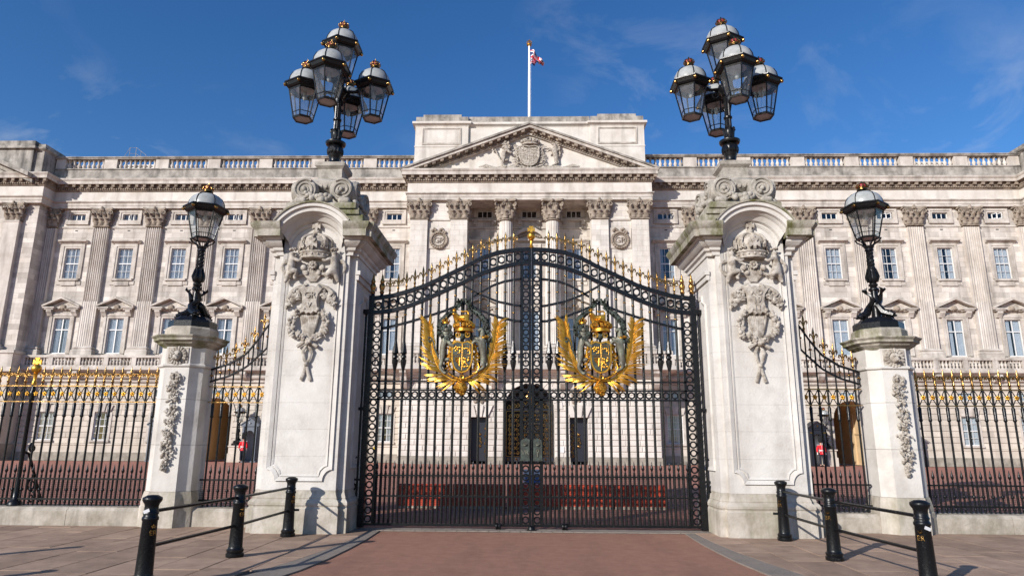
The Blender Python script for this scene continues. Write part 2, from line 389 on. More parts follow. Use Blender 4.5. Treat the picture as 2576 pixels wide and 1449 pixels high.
# --- upper wing walls
big = MB()
wing_ops = []
for wx in WX:
    wing_ops += [(wx - .62, wx + .62, 8.15, 10.98), (wx - .59, wx + .59, 14.2, 16.74), (wx - .62, wx + .62, 19.12, 19.66)]
for s in (-1, 1):
    ops = [(s * o[0], s * o[1], o[2], o[3]) if s > 0 else (-o[1], -o[0], o[2], o[3]) for o in wing_ops]
    for r in ashlar(*sorted((s * 9.4, s * 39.6)), 7.0, 20.1, ops, .41, 1.05): big.box(r[0], r[1], PY, PY + .3, r[2], r[3])
stuff(P(big, 'ashlar_wall', 'stone', smooth=0))
for s in (-1, 1):
    for a, b, z in ((5, 22.0, 0), (22.0, 26.2, 5.3), (26.2, 48, 0)): P(MB().box(*sorted((s * a, s * b)), 53.6, 53.9, z, 23.5), 'inner_wall', 'dark', smooth=0)
P(MB().box(-5, 5, 53.6, 53.9, 6, 23.5), 'inner_wall', 'dark', smooth=0)
mort = MB()
for s in (-1, 1):
    ops = [(s * o[0], s * o[1], o[2], o[3]) if s > 0 else (-o[1], -o[0], o[2], o[3]) for o in wing_ops]
    for r in rects_minus((*sorted((s * 9.4, s * 39.6)), 6.8, 20.1), ops): mort.box(r[0], r[1], PY + .02, PY + .28, r[2], r[3])
stuff(P(mort, 'wall_core', 'trim', smooth=0))
# --- windows
FRM = {}
def window_proto(w, h, nx, zs, frame_t=.06, mull=.03, zbars=None, curtain=True, y=.07, thick=()):
    mb = MB()
    mb.box(-w / 2, -w / 2 + frame_t, y, y + .08, 0, h); mb.box(w / 2 - frame_t, w / 2, y, y + .08, 0, h)
    mb.box(-w / 2 + frame_t, w / 2 - frame_t, y, y + .08, 0, frame_t); mb.box(-w / 2 + frame_t, w / 2 - frame_t, y, y + .08, h - frame_t, h)
    xs = [-w / 2 + frame_t + (w - 2 * frame_t) * i / nx for i in range(nx + 1)]
    for x in xs[1:-1]: mb.box(x - mull / 2, x + mull / 2, y + .012, y + .06, frame_t, h - frame_t)
    for z in zs:
        t = .038 if z in thick else mull / 2
        mb.box(-w / 2 + frame_t, w / 2 - frame_t, y + .006, y + .066, z - t, z + t)
    panes = []
    zz = [frame_t] + list(zs) + [h - frame_t]
    for i in range(nx):
        for a, b in zip(zz, zz[1:]):
            panes.append((xs[i] + .008, xs[i + 1] - .008, a + .008, b - .008))
    fm = mb.mesh('window', 'white', 0)
    pms = {}
    cm = None
    if curtain:
        cm = []
        for gapw in (.02, w * .12, w * .26):
          c = MB(); n = 26
          for hv in (0, 1):
            x0, x1 = (-w / 2, -gapw) if hv == 0 else (gapw, w / 2)
            row = [(x0 + (x1 - x0) * i / n, y + .1 + .025 * math.sin(i * 1.45 + hv) + .012 * math.sin(i * .6)) for i in range(n + 1)]
            c.loft([[(px, py, .02) for px, py in row], [(px, py, h - .02) for px, py in row]], False)
          cm.append(c.mesh('curtain', 'curtain', 60))
    return fm, panes, pms, cm
def place_window(proto, x, z, y, extra=(), parent=PAL, cz=True, s=1):
    fm, panes, pms, cm = proto
    o = obj('window', fm, parent, (x, y - PY, z))
    for p in panes:
        k = tuple(round(a, 4) for a in (p[1] - p[0], p[3] - p[2]))
        if k not in pms:
            pms[k] = MB().box(0, k[0], .11, .115, 0, k[1]).mesh('pane', 'glass', 0)
        q = obj('pane', pms[k], o, (p[0], 0, p[2]))
        q.rotation_euler = (random.uniform(-.006, .006), 0, random.uniform(-.006, .006))
    if cm:
        t = random.random()
        q = obj('curtain', cm[0 if t < .55 else 1 if t < .9 else 2], o); q.location.y = random.uniform(-.02, .06)
    for nm, me in extra: obj(nm, me, o)
    return o
def architrave(w, h, t, d, head=True, foot=0):
    mb = MB()
    for a, b, dd in ((0, t * .45, d * .55), (t * .45, t, d)):
        mb.box(-w / 2 - b, -w / 2 - a, -dd, .02, -foot, h + a); mb.box(w / 2 + a, w / 2 + b, -dd, .02, -foot, h + a)
        mb.box(-w / 2 - b, w / 2 + b, -dd, .02, h + a, h + b)
    return mb
# second floor sash
pA = window_proto(1.18, 2.54, 3, [.63, 1.27, 1.9], thick=(1.27,), mull=.022)
eA = [('surround', architrave(1.18, 2.54, .36, .1).mesh('surround', 'trim', 0)),
      ('hood', MB().extr([(0.02, 2.93), (-.12, 2.93), (-.16, 2.99), (-.34, 3.07), (-.36, 3.17), (-.02, 3.22), (.02, 3.22)], 'x', -1.16, 1.16).mesh('hood', 'trim', 0)),
      ('sill', MB().box(-.85, .85, -.2, .1, -.17, -.005).box(-1.0, 1.0, -.06, .02, -.5, -.175).box(-.6, .6, -.1, .02, -.56, -.2).mesh('sill', 'trim', 0))]
# first floor french window with pediment
pB = window_proto(1.24, 2.83, 2, [1.9], thick=(1.9,), mull=.09, frame_t=.07)
pe = MB()
pe.extr([(-1.5, 3.66), (0, 4.32), (1.5, 3.66), (1.5, 3.8), (0, 4.48), (-1.5, 3.8)], 'y', -.55, 0)
pe.extr([(-1.3, 3.66), (0, 4.26), (1.3, 3.66)], 'y', -.14, 0)
for q in (-1, 1): pe.box(q * 1.0 - .48, q * 1.0 + .48, -.5, 0, 3.56, 3.665); pe.box(q * 1.0 - .36, q * 1.0 + .36, -.42, 0, 3.45, 3.555)
pe.box(-.64, .64, -.16, 0, 3.45, 3.66)
br = MB()
for q in (-1, 1):
    br.extr([(0, 3.44), (-.38, 3.44), (-.38, 3.3), (-.22, 3.12), (-.16, 2.98), (0, 2.95)], 'x', q * 1.0 - .2, q * 1.0 + .2)
cart = MB(); cart.ball((0, -.18, 3.68), .22, 8, 6, (1.2, .7, 1)); cart.tube([(-.55, -.16, 3.6), (-.3, -.22, 3.5), (-.1, -.22, 3.62)], .06, 6); cart.tube([(.55, -.16, 3.6), (.3, -.22, 3.5), (.1, -.22, 3.62)], .06, 6)
eB = [('surround', architrave(1.24, 2.83, .36, .12).mesh('surround', 'trim', 0)), ('pediment', pe.mesh('pediment', 'trim', 0)), ('bracket', br.mesh('bracket', 'trim', 30)), ('cartouche', cart.mesh('cartouche', 'carved'))]
# attic casement
pC = window_proto(1.24, .54, 3, [], frame_t=.045, mull=.06, curtain=False, y=.07)
eC = [('surround', architrave(1.24, .54, .34, .12, foot=.3).box(-.96, .96, -.14, .02, -.36, -.005).mesh('surround', 'trim', 0))]
cas = MB().box(0, .36, .0, .035, .05, .09).box(0, .36, 0, .035, .45, .49).box(0, .04, 0, .035, .09, .45).box(.32, .36, 0, .035, .09, .45).mesh('casement', 'white', 0)
# ground sash and mezzanine
pD = window_proto(1.2, 2.1, 3, [.53, 1.05, 1.58], thick=(1.05,), mull=.026)
key = MB().extr([(-.2, 2.12), (.2, 2.12), (.28, 2.75), (-.28, 2.75)], 'y', -.16, 0)
for q in (-1, 1): key.extr([(q * .25, 2.12), (q * .62, 2.12), (q * .8, 2.62), (q * .33, 2.62)], 'y', -.1, 0)
eD = [('keystone', key.mesh('keystone', 'trim', 0)), ('sill', MB().box(-.8, .8, -.14, .1, -.15, -.005).mesh('sill', 'trim', 0)),
      ('surround', MB().box(-.78, -.6, -.04, .02, 0, 2.1).box(.6, .78, -.04, .02, 0, 2.1).mesh('surround', 'trim', 0))]
pE = window_proto(1.1, .62, 2, [], frame_t=.05, mull=.05)
for s in (-1, 1):
    for i, wx in enumerate(WX):
        place_window(pA, s * wx, 14.2, PY, eA); place_window(pB, s * wx, 8.15, PY, eB)
        w = place_window(pC, s * wx, 19.12, PY, eC)
        for q in ((-1, 0), (0, 1), (-1, 0, 1), ())[(i * 2 + s) % 4]:
            k = obj('casement', cas, w, (q * .38 - .18, .1, 0)); k.rotation_euler = (0, 0, -R_(38 + 10 * q))
        if i != 3: place_window(pD, s * wx, 1.52, PY - .12, eD)
        place_window(pE, s * wx, 4.78, PY - .12)
        MB().box(-.11, .11, -.01, .02, 0, .08).build('vent', 'dark', PAL, 0, (s * wx, 0, 18.22))
# --- ground floor rustication
gops = []
for i, wx in enumerate(WX):
    if i != 3: gops.append((wx - .6, wx + .6, 1.52, 3.62))
    gops.append((wx - .55, wx + .55, 4.78, 5.4))
gops.append((ARCH - 1.45, ARCH + 1.45, 0, 4.9))
n_block = 0
rest = MB()
for s in (-1, 1):
    ops = [(s * o[0], s * o[1], o[2], o[3]) if s > 0 else (-o[1], -o[0], o[2], o[3]) for o in gops]
    for r in ashlar(*sorted((s * 9.7, s * 39.4)), 1.26, 5.9, ops, .42, 1.5, gap=.012):
        a = (r[0] - .005, r[1] + .005, r[2] + .016, r[3] - .016)
        if a[3] - a[2] < .05: continue
        rest.cbox(a[0], a[1], PY - .12, PY + .25, a[2], a[3], .018)
    P(MB().box(*sorted((s * 9.6, s * 22.65)), PY - .055, PY + .2, 1.0, 1.5), 'wall_core', 'trim', smooth=0)
    core = MB()
    for r in rects_minus((*sorted((s * 9.6, s * 39.4)), 1.24, 6.2), ops): core.box(r[0], r[1], PY - .06, PY + .24, r[2], r[3])
    stuff(P(core, 'wall_core', 'trim', smooth=0))
    for a, b in ((9.6, ARCH - 1.45), (ARCH + 1.45, 39.45)):
        x0, x1 = sorted((s * a, s * b))
        P(MB().extr([(PY - .2, .62), (PY - .2, 1.14), (PY - .26, 1.16), (PY - .26, 1.25), (PY - .1, 1.28), (PY, 1.28), (PY, .62)], 'x', x0, x1), 'plinth_course', 'rust', smooth=0)
        P(MB().box(x0, x1, PY - .3, PY + .1, 0, .61), 'plinth', 'plinth', smooth=0)
stuff(P(rest, 'rusticated_wall', 'rust', smooth=0))
# --- archway through each wing
for s in (-1, 1):
    cx = s * ARCH; r = 1.3; zs = 3.45
    arc = [(cx + r * math.cos(t * PI / 16), zs + r * math.sin(t * PI / 16)) for t in range(17)]
    fill = [(cx + 1.46, zs - .01)] + [(cx + 1.46, 4.92), (cx - 1.46, 4.92), (cx - 1.46, zs - .01)] + arc[::-1]
    P(MB().extr(fill, 'y', PY - .1, PY + .3), 'arch_spandrel', 'rust', smooth=0)
    P(MB().box(cx - 1.46, cx - r, PY - .11, PY + .3, 0, zs).box(cx + r, cx + 1.46, PY - .11, PY + .3, 0, zs), 'arch_jamb', 'rust', smooth=0)
    for k in range(11):
        t0, t1 = PI * (k + .03) / 11, PI * (k + .97) / 11
        P(MB().extr([(cx + r * math.cos(t0), zs + r * math.sin(t0)), (cx + 1.62 * math.cos(t0), zs + 1.62 * math.sin(t0)), (cx + 1.62 * math.cos(t1), zs + 1.62 * math.sin(t1)), (cx + r * math.cos(t1), zs + r * math.sin(t1))], 'y', PY - .2, PY - .02), 'voussoir', 'rust', smooth=0)
    # barrel passage
    L = [[(x, y, z) for x, z in [(cx + r + .1, 0)] + [(cx + (x - cx) * 1.06, z + .04) for x, z in arc] + [(cx - r - .1, 0)]] for y in (PY + .3, PY + 2.2, PY + 8)]
    P(MB().loft(L, False), 'passage', 'soffit')
    P(MB().box(cx - 1.6, cx + 1.6, PY + 8, PY + 8.2, 0, 5.2), 'passage_end', 'soffit', smooth=0)
    for z in (2.3,):
        P(MB().box(cx - r - .14, cx - r - .0, PY + .3, PY + 7.9, z, z + .1).box(cx + r + .0, cx + r + .14, PY + .3, PY + 7.9, z, z + .1), 'passage_string', 'soffit', smooth=0)
    P(MB().box(cx + r - .02, cx + r + .12, PY + 2.4, PY + 3.0, 0, 4.2).box(cx - r - .12, cx - r + .02, PY + 2.4, PY + 3.0, 0, 4.2), 'passage_pilaster', 'soffit', smooth=0)
# --- pilasters
def fluted(w, d, nf, depth):
    fl = w / (nf * 1.42 + .42); gp = fl * .42; pts = [(-w / 2, .05), (-w / 2, -d)]
    x = -w / 2 + gp
    for i in range(nf):
        for k in range(5): pts.append((x + fl * k / 4, -d + depth * math.sin(PI * k / 4) ** .6 if 0 < k < 4 else -d))
        x += fl + gp
    return pts + [(w / 2, -d), (w / 2, .05)]
shaft_hi = [[(x, y, z) for x, y in fluted(1.22, .3, 7, .11)] for z in (12.3, 18.4)]
shaft_lo = [[(x, y, z) for x, y in fluted(1.24, .305, 7, .03)] for z in (8.66, 12.3)]
shaft_me = MB().loft(shaft_hi, False).loft(shaft_lo, False).mesh('pilaster', 'stone', 25)
base_me = MB()
bp = [(-.62, .05), (.62, .05), (.62, -.3), (-.62, -.3)][::-1]
base_me.plan([(-.63, -.3), (.63, -.3), (.63, .1), (-.63, .1)], [(0.02, 7.0), (.3, 7.0), (.3, 7.75), (.24, 7.75), (.24, 8.2), (.22, 8.22), (.24, 8.3), (.2, 8.38), (.1, 8.42), (.1, 8.48), (.16, 8.52), (.14, 8.6), (.03, 8.64), (0, 8.69)])
base_me = base_me.mesh('base', 'trim', 30)
def leaf(mb, b, d, h, w, out):
    d = Vector(d).normalized(); b = Vector(b)
    pts = [b, b + d * out * .12 + Vector((0, 0, h * .45)), b + d * out * .35 + Vector((0, 0, h * .8)), b + d * out * .8 + Vector((0, 0, h)), b + d * out * 1.05 + Vector((0, 0, h * .9)), b + d * out * 1.0 + Vector((0, 0, h * .78))]
    mb.tube(pts, [w * .5, w * .52, w * .5, w * .42, w * .3, w * .12], 6, .55)
def spiral(mb, c, ax, r0, r, turns=1.6, n=18, sgn=1, a0=PI / 2):   # ax: unit vectors (u, v) of the scroll's plane
    u, v = Vector(ax[0]), Vector(ax[1]); pts = []; rad = []
    for i in range(n):
        f = i / (n - 1); t = a0 + sgn * turns * 2 * PI * f; q = r0 * (1 - f * .82)
        pts.append(Vector(c) + u * q * math.cos(t) + v * q * math.sin(t)); rad.append(r * (1 - .5 * f))
    mb.tube(pts, rad, 6)
cap = MB()
cap.loft([[(-.61, -.3, 0), (.61, -.3, 0), (.61, .1, 0), (-.61, .1, 0)], [(-.6, -.3, .8), (.6, -.3, .8), (.6, .1, .8), (-.6, .1, .8)], [(-.75, -.42, 1.28), (.75, -.42, 1.28), (.75, .1, 1.28), (-.75, .1, 1.28)]])
cap.plan([(-.62, -.3), (.62, -.3), (.62, .1), (-.62, .1)], [(0, -.12), (.06, -.1), (.06, -.03), (0, 0)])
for x in (-.46, 0, .46): leaf(cap, (x, -.29, .02), (0, -1, 0), .55, .36, .26)
for x in (-.6, -.23, .23, .6): leaf(cap, (x, -.29, .3), (x * .4, -1, 0), .66, .34, .3)
for q in (-1, 1):
    leaf(cap, (q * .6, -.1, .05), (q, 0, 0), .55, .3, .24); leaf(cap, (q * .6, -.2, .35), (q, -.4, 0), .65, .3, .32)
    spiral(cap, (q * .78, -.46, 1.1), ((q, 0, 0), (0, 0, 1)), .19, .06, 1.4, a0=PI)
    cap.tube([(q * .2, -.32, .7), (q * .36, -.38, .95), (q * .6, -.44, 1.2), (q * .8, -.48, 1.27)], [.05, .06, .06, .05], 6)
    spiral(cap, (q * .16, -.44, 1.1), ((q, 0, 0), (0, 0, 1)), .12, .04, 1.3)
cap.loft([[(-.92, -.56, z), (-.5, -.42, z), (0, -.38, z), (.5, -.42, z), (.92, -.56, z), (.9, .1, z), (-.9, .1, z)] for z in (1.3, 1.46)])
cap.ball((0, -.46, 1.36), .15, 8, 5, (1, .8, 1)); cap.ball((-.12, -.46, 1.3), .09); cap.ball((.12, -.46, 1.3), .09); cap.ball((0, -.46, 1.5), .1)
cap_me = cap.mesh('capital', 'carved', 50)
for s in (-1, 1):
    for x in PX:
        o = obj('pilaster', shaft_me, PAL, (s * x, 0, 0)); obj('base', base_me, o); obj('capital', cap_me, o, (0, 0, 18.6))
# string under the attic windows
for s in (-1, 1):
    for a, b in zip([9.4] + sorted(PX)[0:], sorted(PX) + [39.6]):
        a2 = a + (.62 if a != 9.4 else 0); b2 = b - .62
        if b2 > a2: P(MB().box(*sorted((s * a2, s * b2)), PY - .07, PY + .02, 18.46, 18.58), 'string_course', 'trim', smooth=0)
# --- entablature, cornice, parapet
PATH = [(-52, 50.6), (-39.55, 50.6), (-39.55, 52), (-9.3, 52), (-9.3, 50.2), (9.3, 50.2), (9.3, 52), (39.55, 52), (39.55, 50.6), (52, 50.6)]
P(MB().sweep(PATH, [(0, 20.08), (.32, 20.08), (.32, 20.3), (.35, 20.3), (.35, 20.52), (.38, 20.54), (.46, 20.6), (.46, 20.68), (.31, 20.68)]), 'architrave', 'trim', smooth=25)
P(MB().sweep(PATH, [(.31, 20.68), (.31, 21.48)]), 'frieze', 'portico', smooth=0)
P(MB().sweep(PATH, [(.70, 22.08), (.70, 22.05), (.75, 22.05), (.75, 22.3), (.78, 22.32), (.84, 22.44), (.84, 22.52), (.0, 22.62)]), 'cornice', 'trim', smooth=25)
P(MB().sweep(PATH, [(.31, 21.48), (.36, 21.5), (.42, 21.6), (.42, 21.78), (.47, 21.8), (.47, 22.07), (.70, 22.08)]), 'bed_moulding', 'crust_shade', smooth=25)
den = MB()
for (ax, ay), (bx, by) in zip(PATH, PATH[1:]):
    if abs(ay - by) > .1: continue
    y = ay - .42; x0, x1 = ax - (.4 if ay < 51 else -.5), bx + (.4 if by < 51 else -.5)
    x = x0
    while x < x1:
        if abs(x) < 44: den.box(x, x + .115, y - .09, y + .02, 21.63, 21.77)
        x += .19
stuff(P(den, 'dentils', 'crust_shade', smooth=0))
modi = MB().box(-.12, .12, -.68, -.46, 21.82, 22.03).box(-.15, .15, -.71, -.46, 22.0, 22.065).mesh('modillion', 'crust_shade', 0)
for (ax, ay), (bx, by) in zip(PATH, PATH[1:]):
    if abs(ay - by) > .1: continue
    x0, x1 = (ax - .55, bx + .55) if ay < 51 else (ax + .7, bx - .7)
    x0, x1 = max(x0, -44.2), min(x1, 44.2); n = max(2, round((x1 - x0) / .66))
    for i in range(n + 1): obj('modillion', modi, PAL, (x0 + (x1 - x0) * i / n, ay - PY, 0))
for s in (-1, 1):   # parapet of the wings
    x0, x1 = sorted((s * 9.3, s * 39.7))
    P(MB().extr([(51.72, 22.5), (51.72, 22.85), (51.78, 22.9), (51.78, 23.5), (51.7, 23.52), (51.7, 23.6), (52.3, 23.6), (52.3, 22.4)], 'x', x0, x1), 'parapet_base', 'sooty', smooth=0)
    P(MB().extr([(51.68, 24.43), (51.66, 24.5), (51.6, 24.54), (51.6, 24.62), (51.7, 24.66), (52.3, 24.66), (52.36, 24.5), (52.3, 24.43)], 'x', x0, x1), 'coping', 'sooty', smooth=0)
bal_me = MB().lathe([(.15, 0), (.15, .06), (.09, .09), (.1, .13), (.155, .26), (.15, .33), (.08, .48), (.075, .58), (.1, .62), (.085, .66), (.15, .72), (.15, .82)], n=10).mesh('baluster', 'stone', 50)
for s in (-1, 1):
    edges = [9.3] + sorted(WX)
    for wx in WX:
        for i in range(8): obj('baluster', bal_me, PAL, (s * (wx - 1.43 + i * .41), 0, 23.605))
    ws = sorted(WX)
    piers = [(9.35, ws[0] - 1.64)] + [(a + 1.64, b - 1.64) for a, b in zip(ws, ws[1:])] + [(ws[-1] + 1.64, 39.65)]
    for a, b in piers:
        if b > a: P(MB().box(*sorted((s * a, s * b)), 51.75, 52.25, 23.59, 24.44), 'parapet_pedestal', 'stone', smooth=0)
# --- balcony and its balustrade along each wing
for s in (-1, 1):
    x0, x1 = sorted((s * 9.7, s * 39.5))
    P(MB().extr([(52, 5.9), (51.75, 5.9), (51.7, 6.0), (51.7, 6.12), (51.5, 6.2), (51.45, 6.3), (51.45, 6.42), (51.62, 6.44), (51.62, 6.62), (51.2, 6.7), (51.1, 6.78), (51.02, 6.8), (51.02, 6.98), (52, 7.0)], 'x', x0, x1), 'balcony_slab', 'trim', smooth=0)
    P(MB().box(x0, x1, 51.12, 51.42, 6.99, 7.14), 'balcony_kerb', 'trim', smooth=0)
    P(MB().box(x0, x1, 51.08, 51.46, 7.74, 7.92), 'balcony_rail', 'trim', smooth=0)
    brk = MB().extr([(51.05, 6.68), (51.05, 6.5), (51.3, 6.25), (51.6, 6.1), (51.6, 6.68)], 'x', -.22, .22)
    brk.xf(0, Matrix.Translation((0, -PY, 0))); bme = brk.mesh('balcony_bracket', 'trim', 0)
    for x in PX[1:]:
        obj('balcony_bracket', bme, PAL, (s * (x + .0), 0, 0)); 
bb_me = MB().lathe([(.095, 0), (.095, .05), (.06, .07), (.105, .2), (.1, .27), (.055, .4), (.05, .46), (.075, .5), (.095, .54), (.095, .6)], n=8).mesh('balcony_baluster', 'trim', 50)
rest = MB()
for s in (-1, 1):
    pos = 39.4
    k = 0
    while pos > 9.9:
        w = .36
        P(MB().box(*sorted((s * pos, s * (pos - w))), 51.1, 51.44, 7.13, 7.75), 'balcony_pedestal', 'trim', smooth=0)
        for i in range(7):
            x = pos - w - .12 - i * .262
            if x < 9.9: break
            if x > 24: obj('balcony_baluster', bb_me, PAL, (s * x, 51.27 - PY, 7.14))
            else: rest.lathe([(.095, 0), (.06, .07), (.105, .2), (.1, .27), (.055, .4), (.05, .46), (.095, .54), (.095, .6)], (s * x, 51.27, 7.14), 6)
        pos -= 2.1835
stuff(P(rest, 'balcony_balusters', 'trim'))
# --- corner towers
for s in (-1, 1):
    sx = lambda a, b: sorted((s * a, s * b))
    big = MB()
    for r in ashlar(*sx(39.55, 50), 8.2, 20.1, [], .41, 1.05): big.box(r[0], r[1], 50.6, 50.9, r[2], r[3])
    side = MB()
    for r in ashlar(50.6, 52.3, 8.2, 20.1, [], .41, .95): side.box(*sx(39.55, 39.85), r[0], r[1], r[2], r[3])
    stuff(P(big, 'tower_front_wall', 'stone', smooth=0)); stuff(P(side, 'tower_side_wall', 'stone', smooth=0))
    P(MB().box(*sx(39.57, 52), 50.63, 56, 7, 22), 'tower_core', 'trim', smooth=0)
    P(MB().box(*sx(39.35, 52), 50.2, 52, 6.9, 8.2).box(*sx(39.2, 52), 50.0, 52, 6.55, 6.9).box(*sx(39.25, 52), 50.1, 52, 7.95, 8.15), 'tower_band', 'trim', smooth=0)
    P(MB().box(*sx(39.45, 52), 50.4, 52, 1.2, 6.56), 'tower_base', 'rust', smooth=0)
    for i in range(10): P(MB().box(*sx(39.42, 46), 50.36, 50.6, 1.26 + i * .46, 1.68 + i * .46), 'rusticated_course', 'rust', smooth=0)
    P(MB().box(*sx(39.3, 52), 50.2, 52, 0, 1.19), 'tower_plinth', 'plinth', smooth=0)
    # giant smooth pilaster of the tower
    q = MB().plan([(-.6, -.35), (.6, -.35), (.6, 0.1), (-.6, 0.1)], [(.25, 8.2), (.25, 8.45), (.1, 8.55), (.14, 8.65), (0, 8.7), (0, 18.45), (.06, 18.5), (.06, 18.56), (0, 18.6)])
    o = q.build('tower_pilaster', 'stone', PAL, 25, (s * 41.35, 50.6 - PY, 0)); obj('capital', cap_me, o, (0, 0, 18.6))
    # attic
    P(MB().plan([(a, b) for a, b in ([(s * 39.75, 50.4), (s * 52, 50.4), (s * 52, 56), (s * 39.75, 56)] if s > 0 else [(-52, 50.4), (-39.75, 50.4), (-39.75, 56), (-52, 56)])],
                [(0, 22.4), (.1, 22.4), (.1, 22.7), (0, 22.75), (0, 24.55), (.06, 24.6), (.2, 24.72), (.22, 24.86), (0, 24.92), (0, 25.2), (-.2, 25.25)]), 'tower_attic', 'sooty', smooth=0)
    P(MB().box(*sx(40.5, 52), 50.2, 53, 22.4, 25.42), 'tower_attic_block', 'sooty', smooth=0)
    P(MB().box(*sx(40.3, 52), 49.98, 53, 24.7, 24.9), 'tower_attic_cornice', 'sooty', smooth=0)
    # its pediment, mostly outside the picture
    xe, xa, za, m_ = 40.0, 46.0, 24.95, .43
    for t0, t1, yf, nm in ((0, .34, 49.35, 'raking_cornice'), (.34, .72, 49.9, 'raking_bed')):
        P(MB().extr([(s * xe, za - (xa - xe) * m_ - t1), (s * xa, za - t1), (s * (2 * xa - xe), za - (xa - xe) * m_ - t1), (s * (2 * xa - xe), za - (xa - xe) * m_ - t0), (s * xa, za - t0), (s * xe, za - (xa - xe) * m_ - t0)], 'y', yf, 50.3), nm, 'sooty', smooth=0)
# ================================================================ portico
PW_ = 50.2
flat = [(8.6, .66), (5.49, .66)]
cnt = 0
pb = []
for s in (-1, 1):
    for x, h in flat:
        for r in ashlar(s * x - h, s * x + h, 8.75, 18.45, [], .42, .72, rnd=.1): pb.append((r, 49.93, 50.25))
    for r in ashlar(*sorted((s * 6.15, s * 7.94)), 7.0, 20.1, [], .42, .95): pb.append((r, PW_, PW_ + .3))
    for r in ashlar(*sorted((s * 9.2, s * 9.34)), 7.0, 20.1, [], .42, .95): pb.append((r, PW_ - .02, PW_ + 1.8))
rest = MB()
for r, a, b in pb:
    if cnt < 280:
        P(MB().box(r[0], r[1], a, b, r[2], r[3]), 'stone_block', 'portico', smooth=0); cnt += 1
    else: rest.box(r[0], r[1], a, b, r[2], r[3])
stuff(P(rest, 'ashlar_blocks', 'portico', smooth=0))
for s in (-1, 1):
    P(MB().box(*sorted((s * 4.9, s * 9.22)), 50.03 + .2, 52.1, 6.9, 20.1), 'portico_core', 'portico', smooth=0)
    for x, h in flat:
        q = MB().plan([(-.66, -.25), (.66, -.25), (.66, .05), (-.66, .05)], [(.3, 7), (.3, 7.9), (.24, 7.92), (.24, 8.2), (.26, 8.3), (.1, 8.42), (.16, 8.54), (.02, 8.66), (0, 8.74)])
        o = q.build('pilaster_base', 'trim', PAL, 30, (s * x, 50.2 - PY, 0))
        c = obj('pilaster_capital', cap_me, PAL, (s * x, 50.2 - PY, 18.6)); c.scale = (1.06, 1, 1)
    P(MB().box(*sorted((s * 6.16, s * 7.93)), 50.12, 50.25, 18.46, 18.58), 'string_course', 'trim', smooth=0)
    # medallion
    md = MB(); md.box(-.95, .95, -.06, 0, -.9, .95)
    o = P(MB().box(s * 7.04 - .86, s * 7.04 + .86, 50.12, 50.25, 16.2, 17.85), 'medallion', 'trim', smooth=0)
    w = MB()
    for k in range(22):
        t = 2 * PI * k / 22; w.ball((s * 7.04 + .62 * math.cos(t), 50.06 - PY, 16.85 + .62 * math.sin(t)), .13, 6, 4)
    for k in range(9): w.ball((s * 7.04 - .5 + k * .125, 50.03 - PY, 17.6 + .14 * math.sin(k * 1.4)), .12, 6, 4)
    w.ring((s * 7.04, 50.08 - PY, 16.85), .44, .05, 20, 5)
    w.build('wreath', 'carved', o)
    tm = obj('monogram', text_mesh('monogram', 'GR', .62, .03, 'carved'), o, (s * 7.04, 50.08 - PY, 16.64))
# recess: back wall, windows
rops = [(-4.2, -3.02, 14.2, 16.74), (3.02, 4.2, 14.2, 16.74), (-.59, .59, 14.2, 16.74), (-4.22, -3.0, 19.3, 19.9), (3.0, 4.22, 19.3, 19.9), (-.61, .61, 19.3, 19.9), (-4.22, -3.0, 8.3, 11.1), (3.0, 4.22, 8.3, 11.1), (-.8, .8, 8.0, 11.6)]
big = MB()
for r in ashlar(-4.95, 4.95, 7.0, 20.6, rops, .41, .95): big.box(r[0], r[1], 52.0, 52.3, r[2], r[3])
stuff(P(big, 'recess_wall', 'stone', smooth=0))
core = MB()
for r in rects_minus((-4.95, 4.95, 7, 20.6), rops): core.box(r[0], r[1], 52.03, 52.28, r[2], r[3])
stuff(P(core, 'wall_core', 'trim', smooth=0))
P(MB().box(-4.9, 4.9, 50.2, 52.0, 20.07, 20.12), 'recess_soffit', 'trim', smooth=0)
P(MB().box(-4.9, 4.9, 51.9, 52.02, 18.35, 18.5), 'string_course', 'trim', smooth=0)
eC2 = [('surround', architrave(1.22, .6, .26, .1).box(-1.05, 1.05, -.22, .02, -.3, -.16).box(-.9, -.6, -.18, .02, -.6, -.3).box(.6, .9, -.18, .02, -.6, -.3).mesh('surround', 'trim', 0))]
pC2 = window_proto(1.22, .6, 3, [], frame_t=.05, mull=.06, curtain=False, y=.07)
eA2 = [eA[0], eA[2], ('hood', MB().extr([(0.02, 2.93), (-.12, 2.93), (-.16, 2.99), (-.3, 3.1), (-.34, 3.2), (-.02, 3.26), (.02, 3.26)], 'x', -1.2, 1.2).mesh('hood', 'trim', 0))]
pF = window_proto(1.6, 3.6, 2, [2.6], thick=(2.6,), mull=.09, frame_t=.08)
for x in (-3.61, 0, 3.61):
    place_window(pC2, x, 19.3, 52.0, eC2)
    place_window(pA, x, 14.2, 52.0, eA2 if x else eA2[:2])
    if x: place_window(pB, x, 8.28, 52.0, eB)
place_window(pF, 0, 8.0, 52.0, [('surround', architrave(1.6, 3.6, .4, .14).mesh('surround', 'trim', 0))])
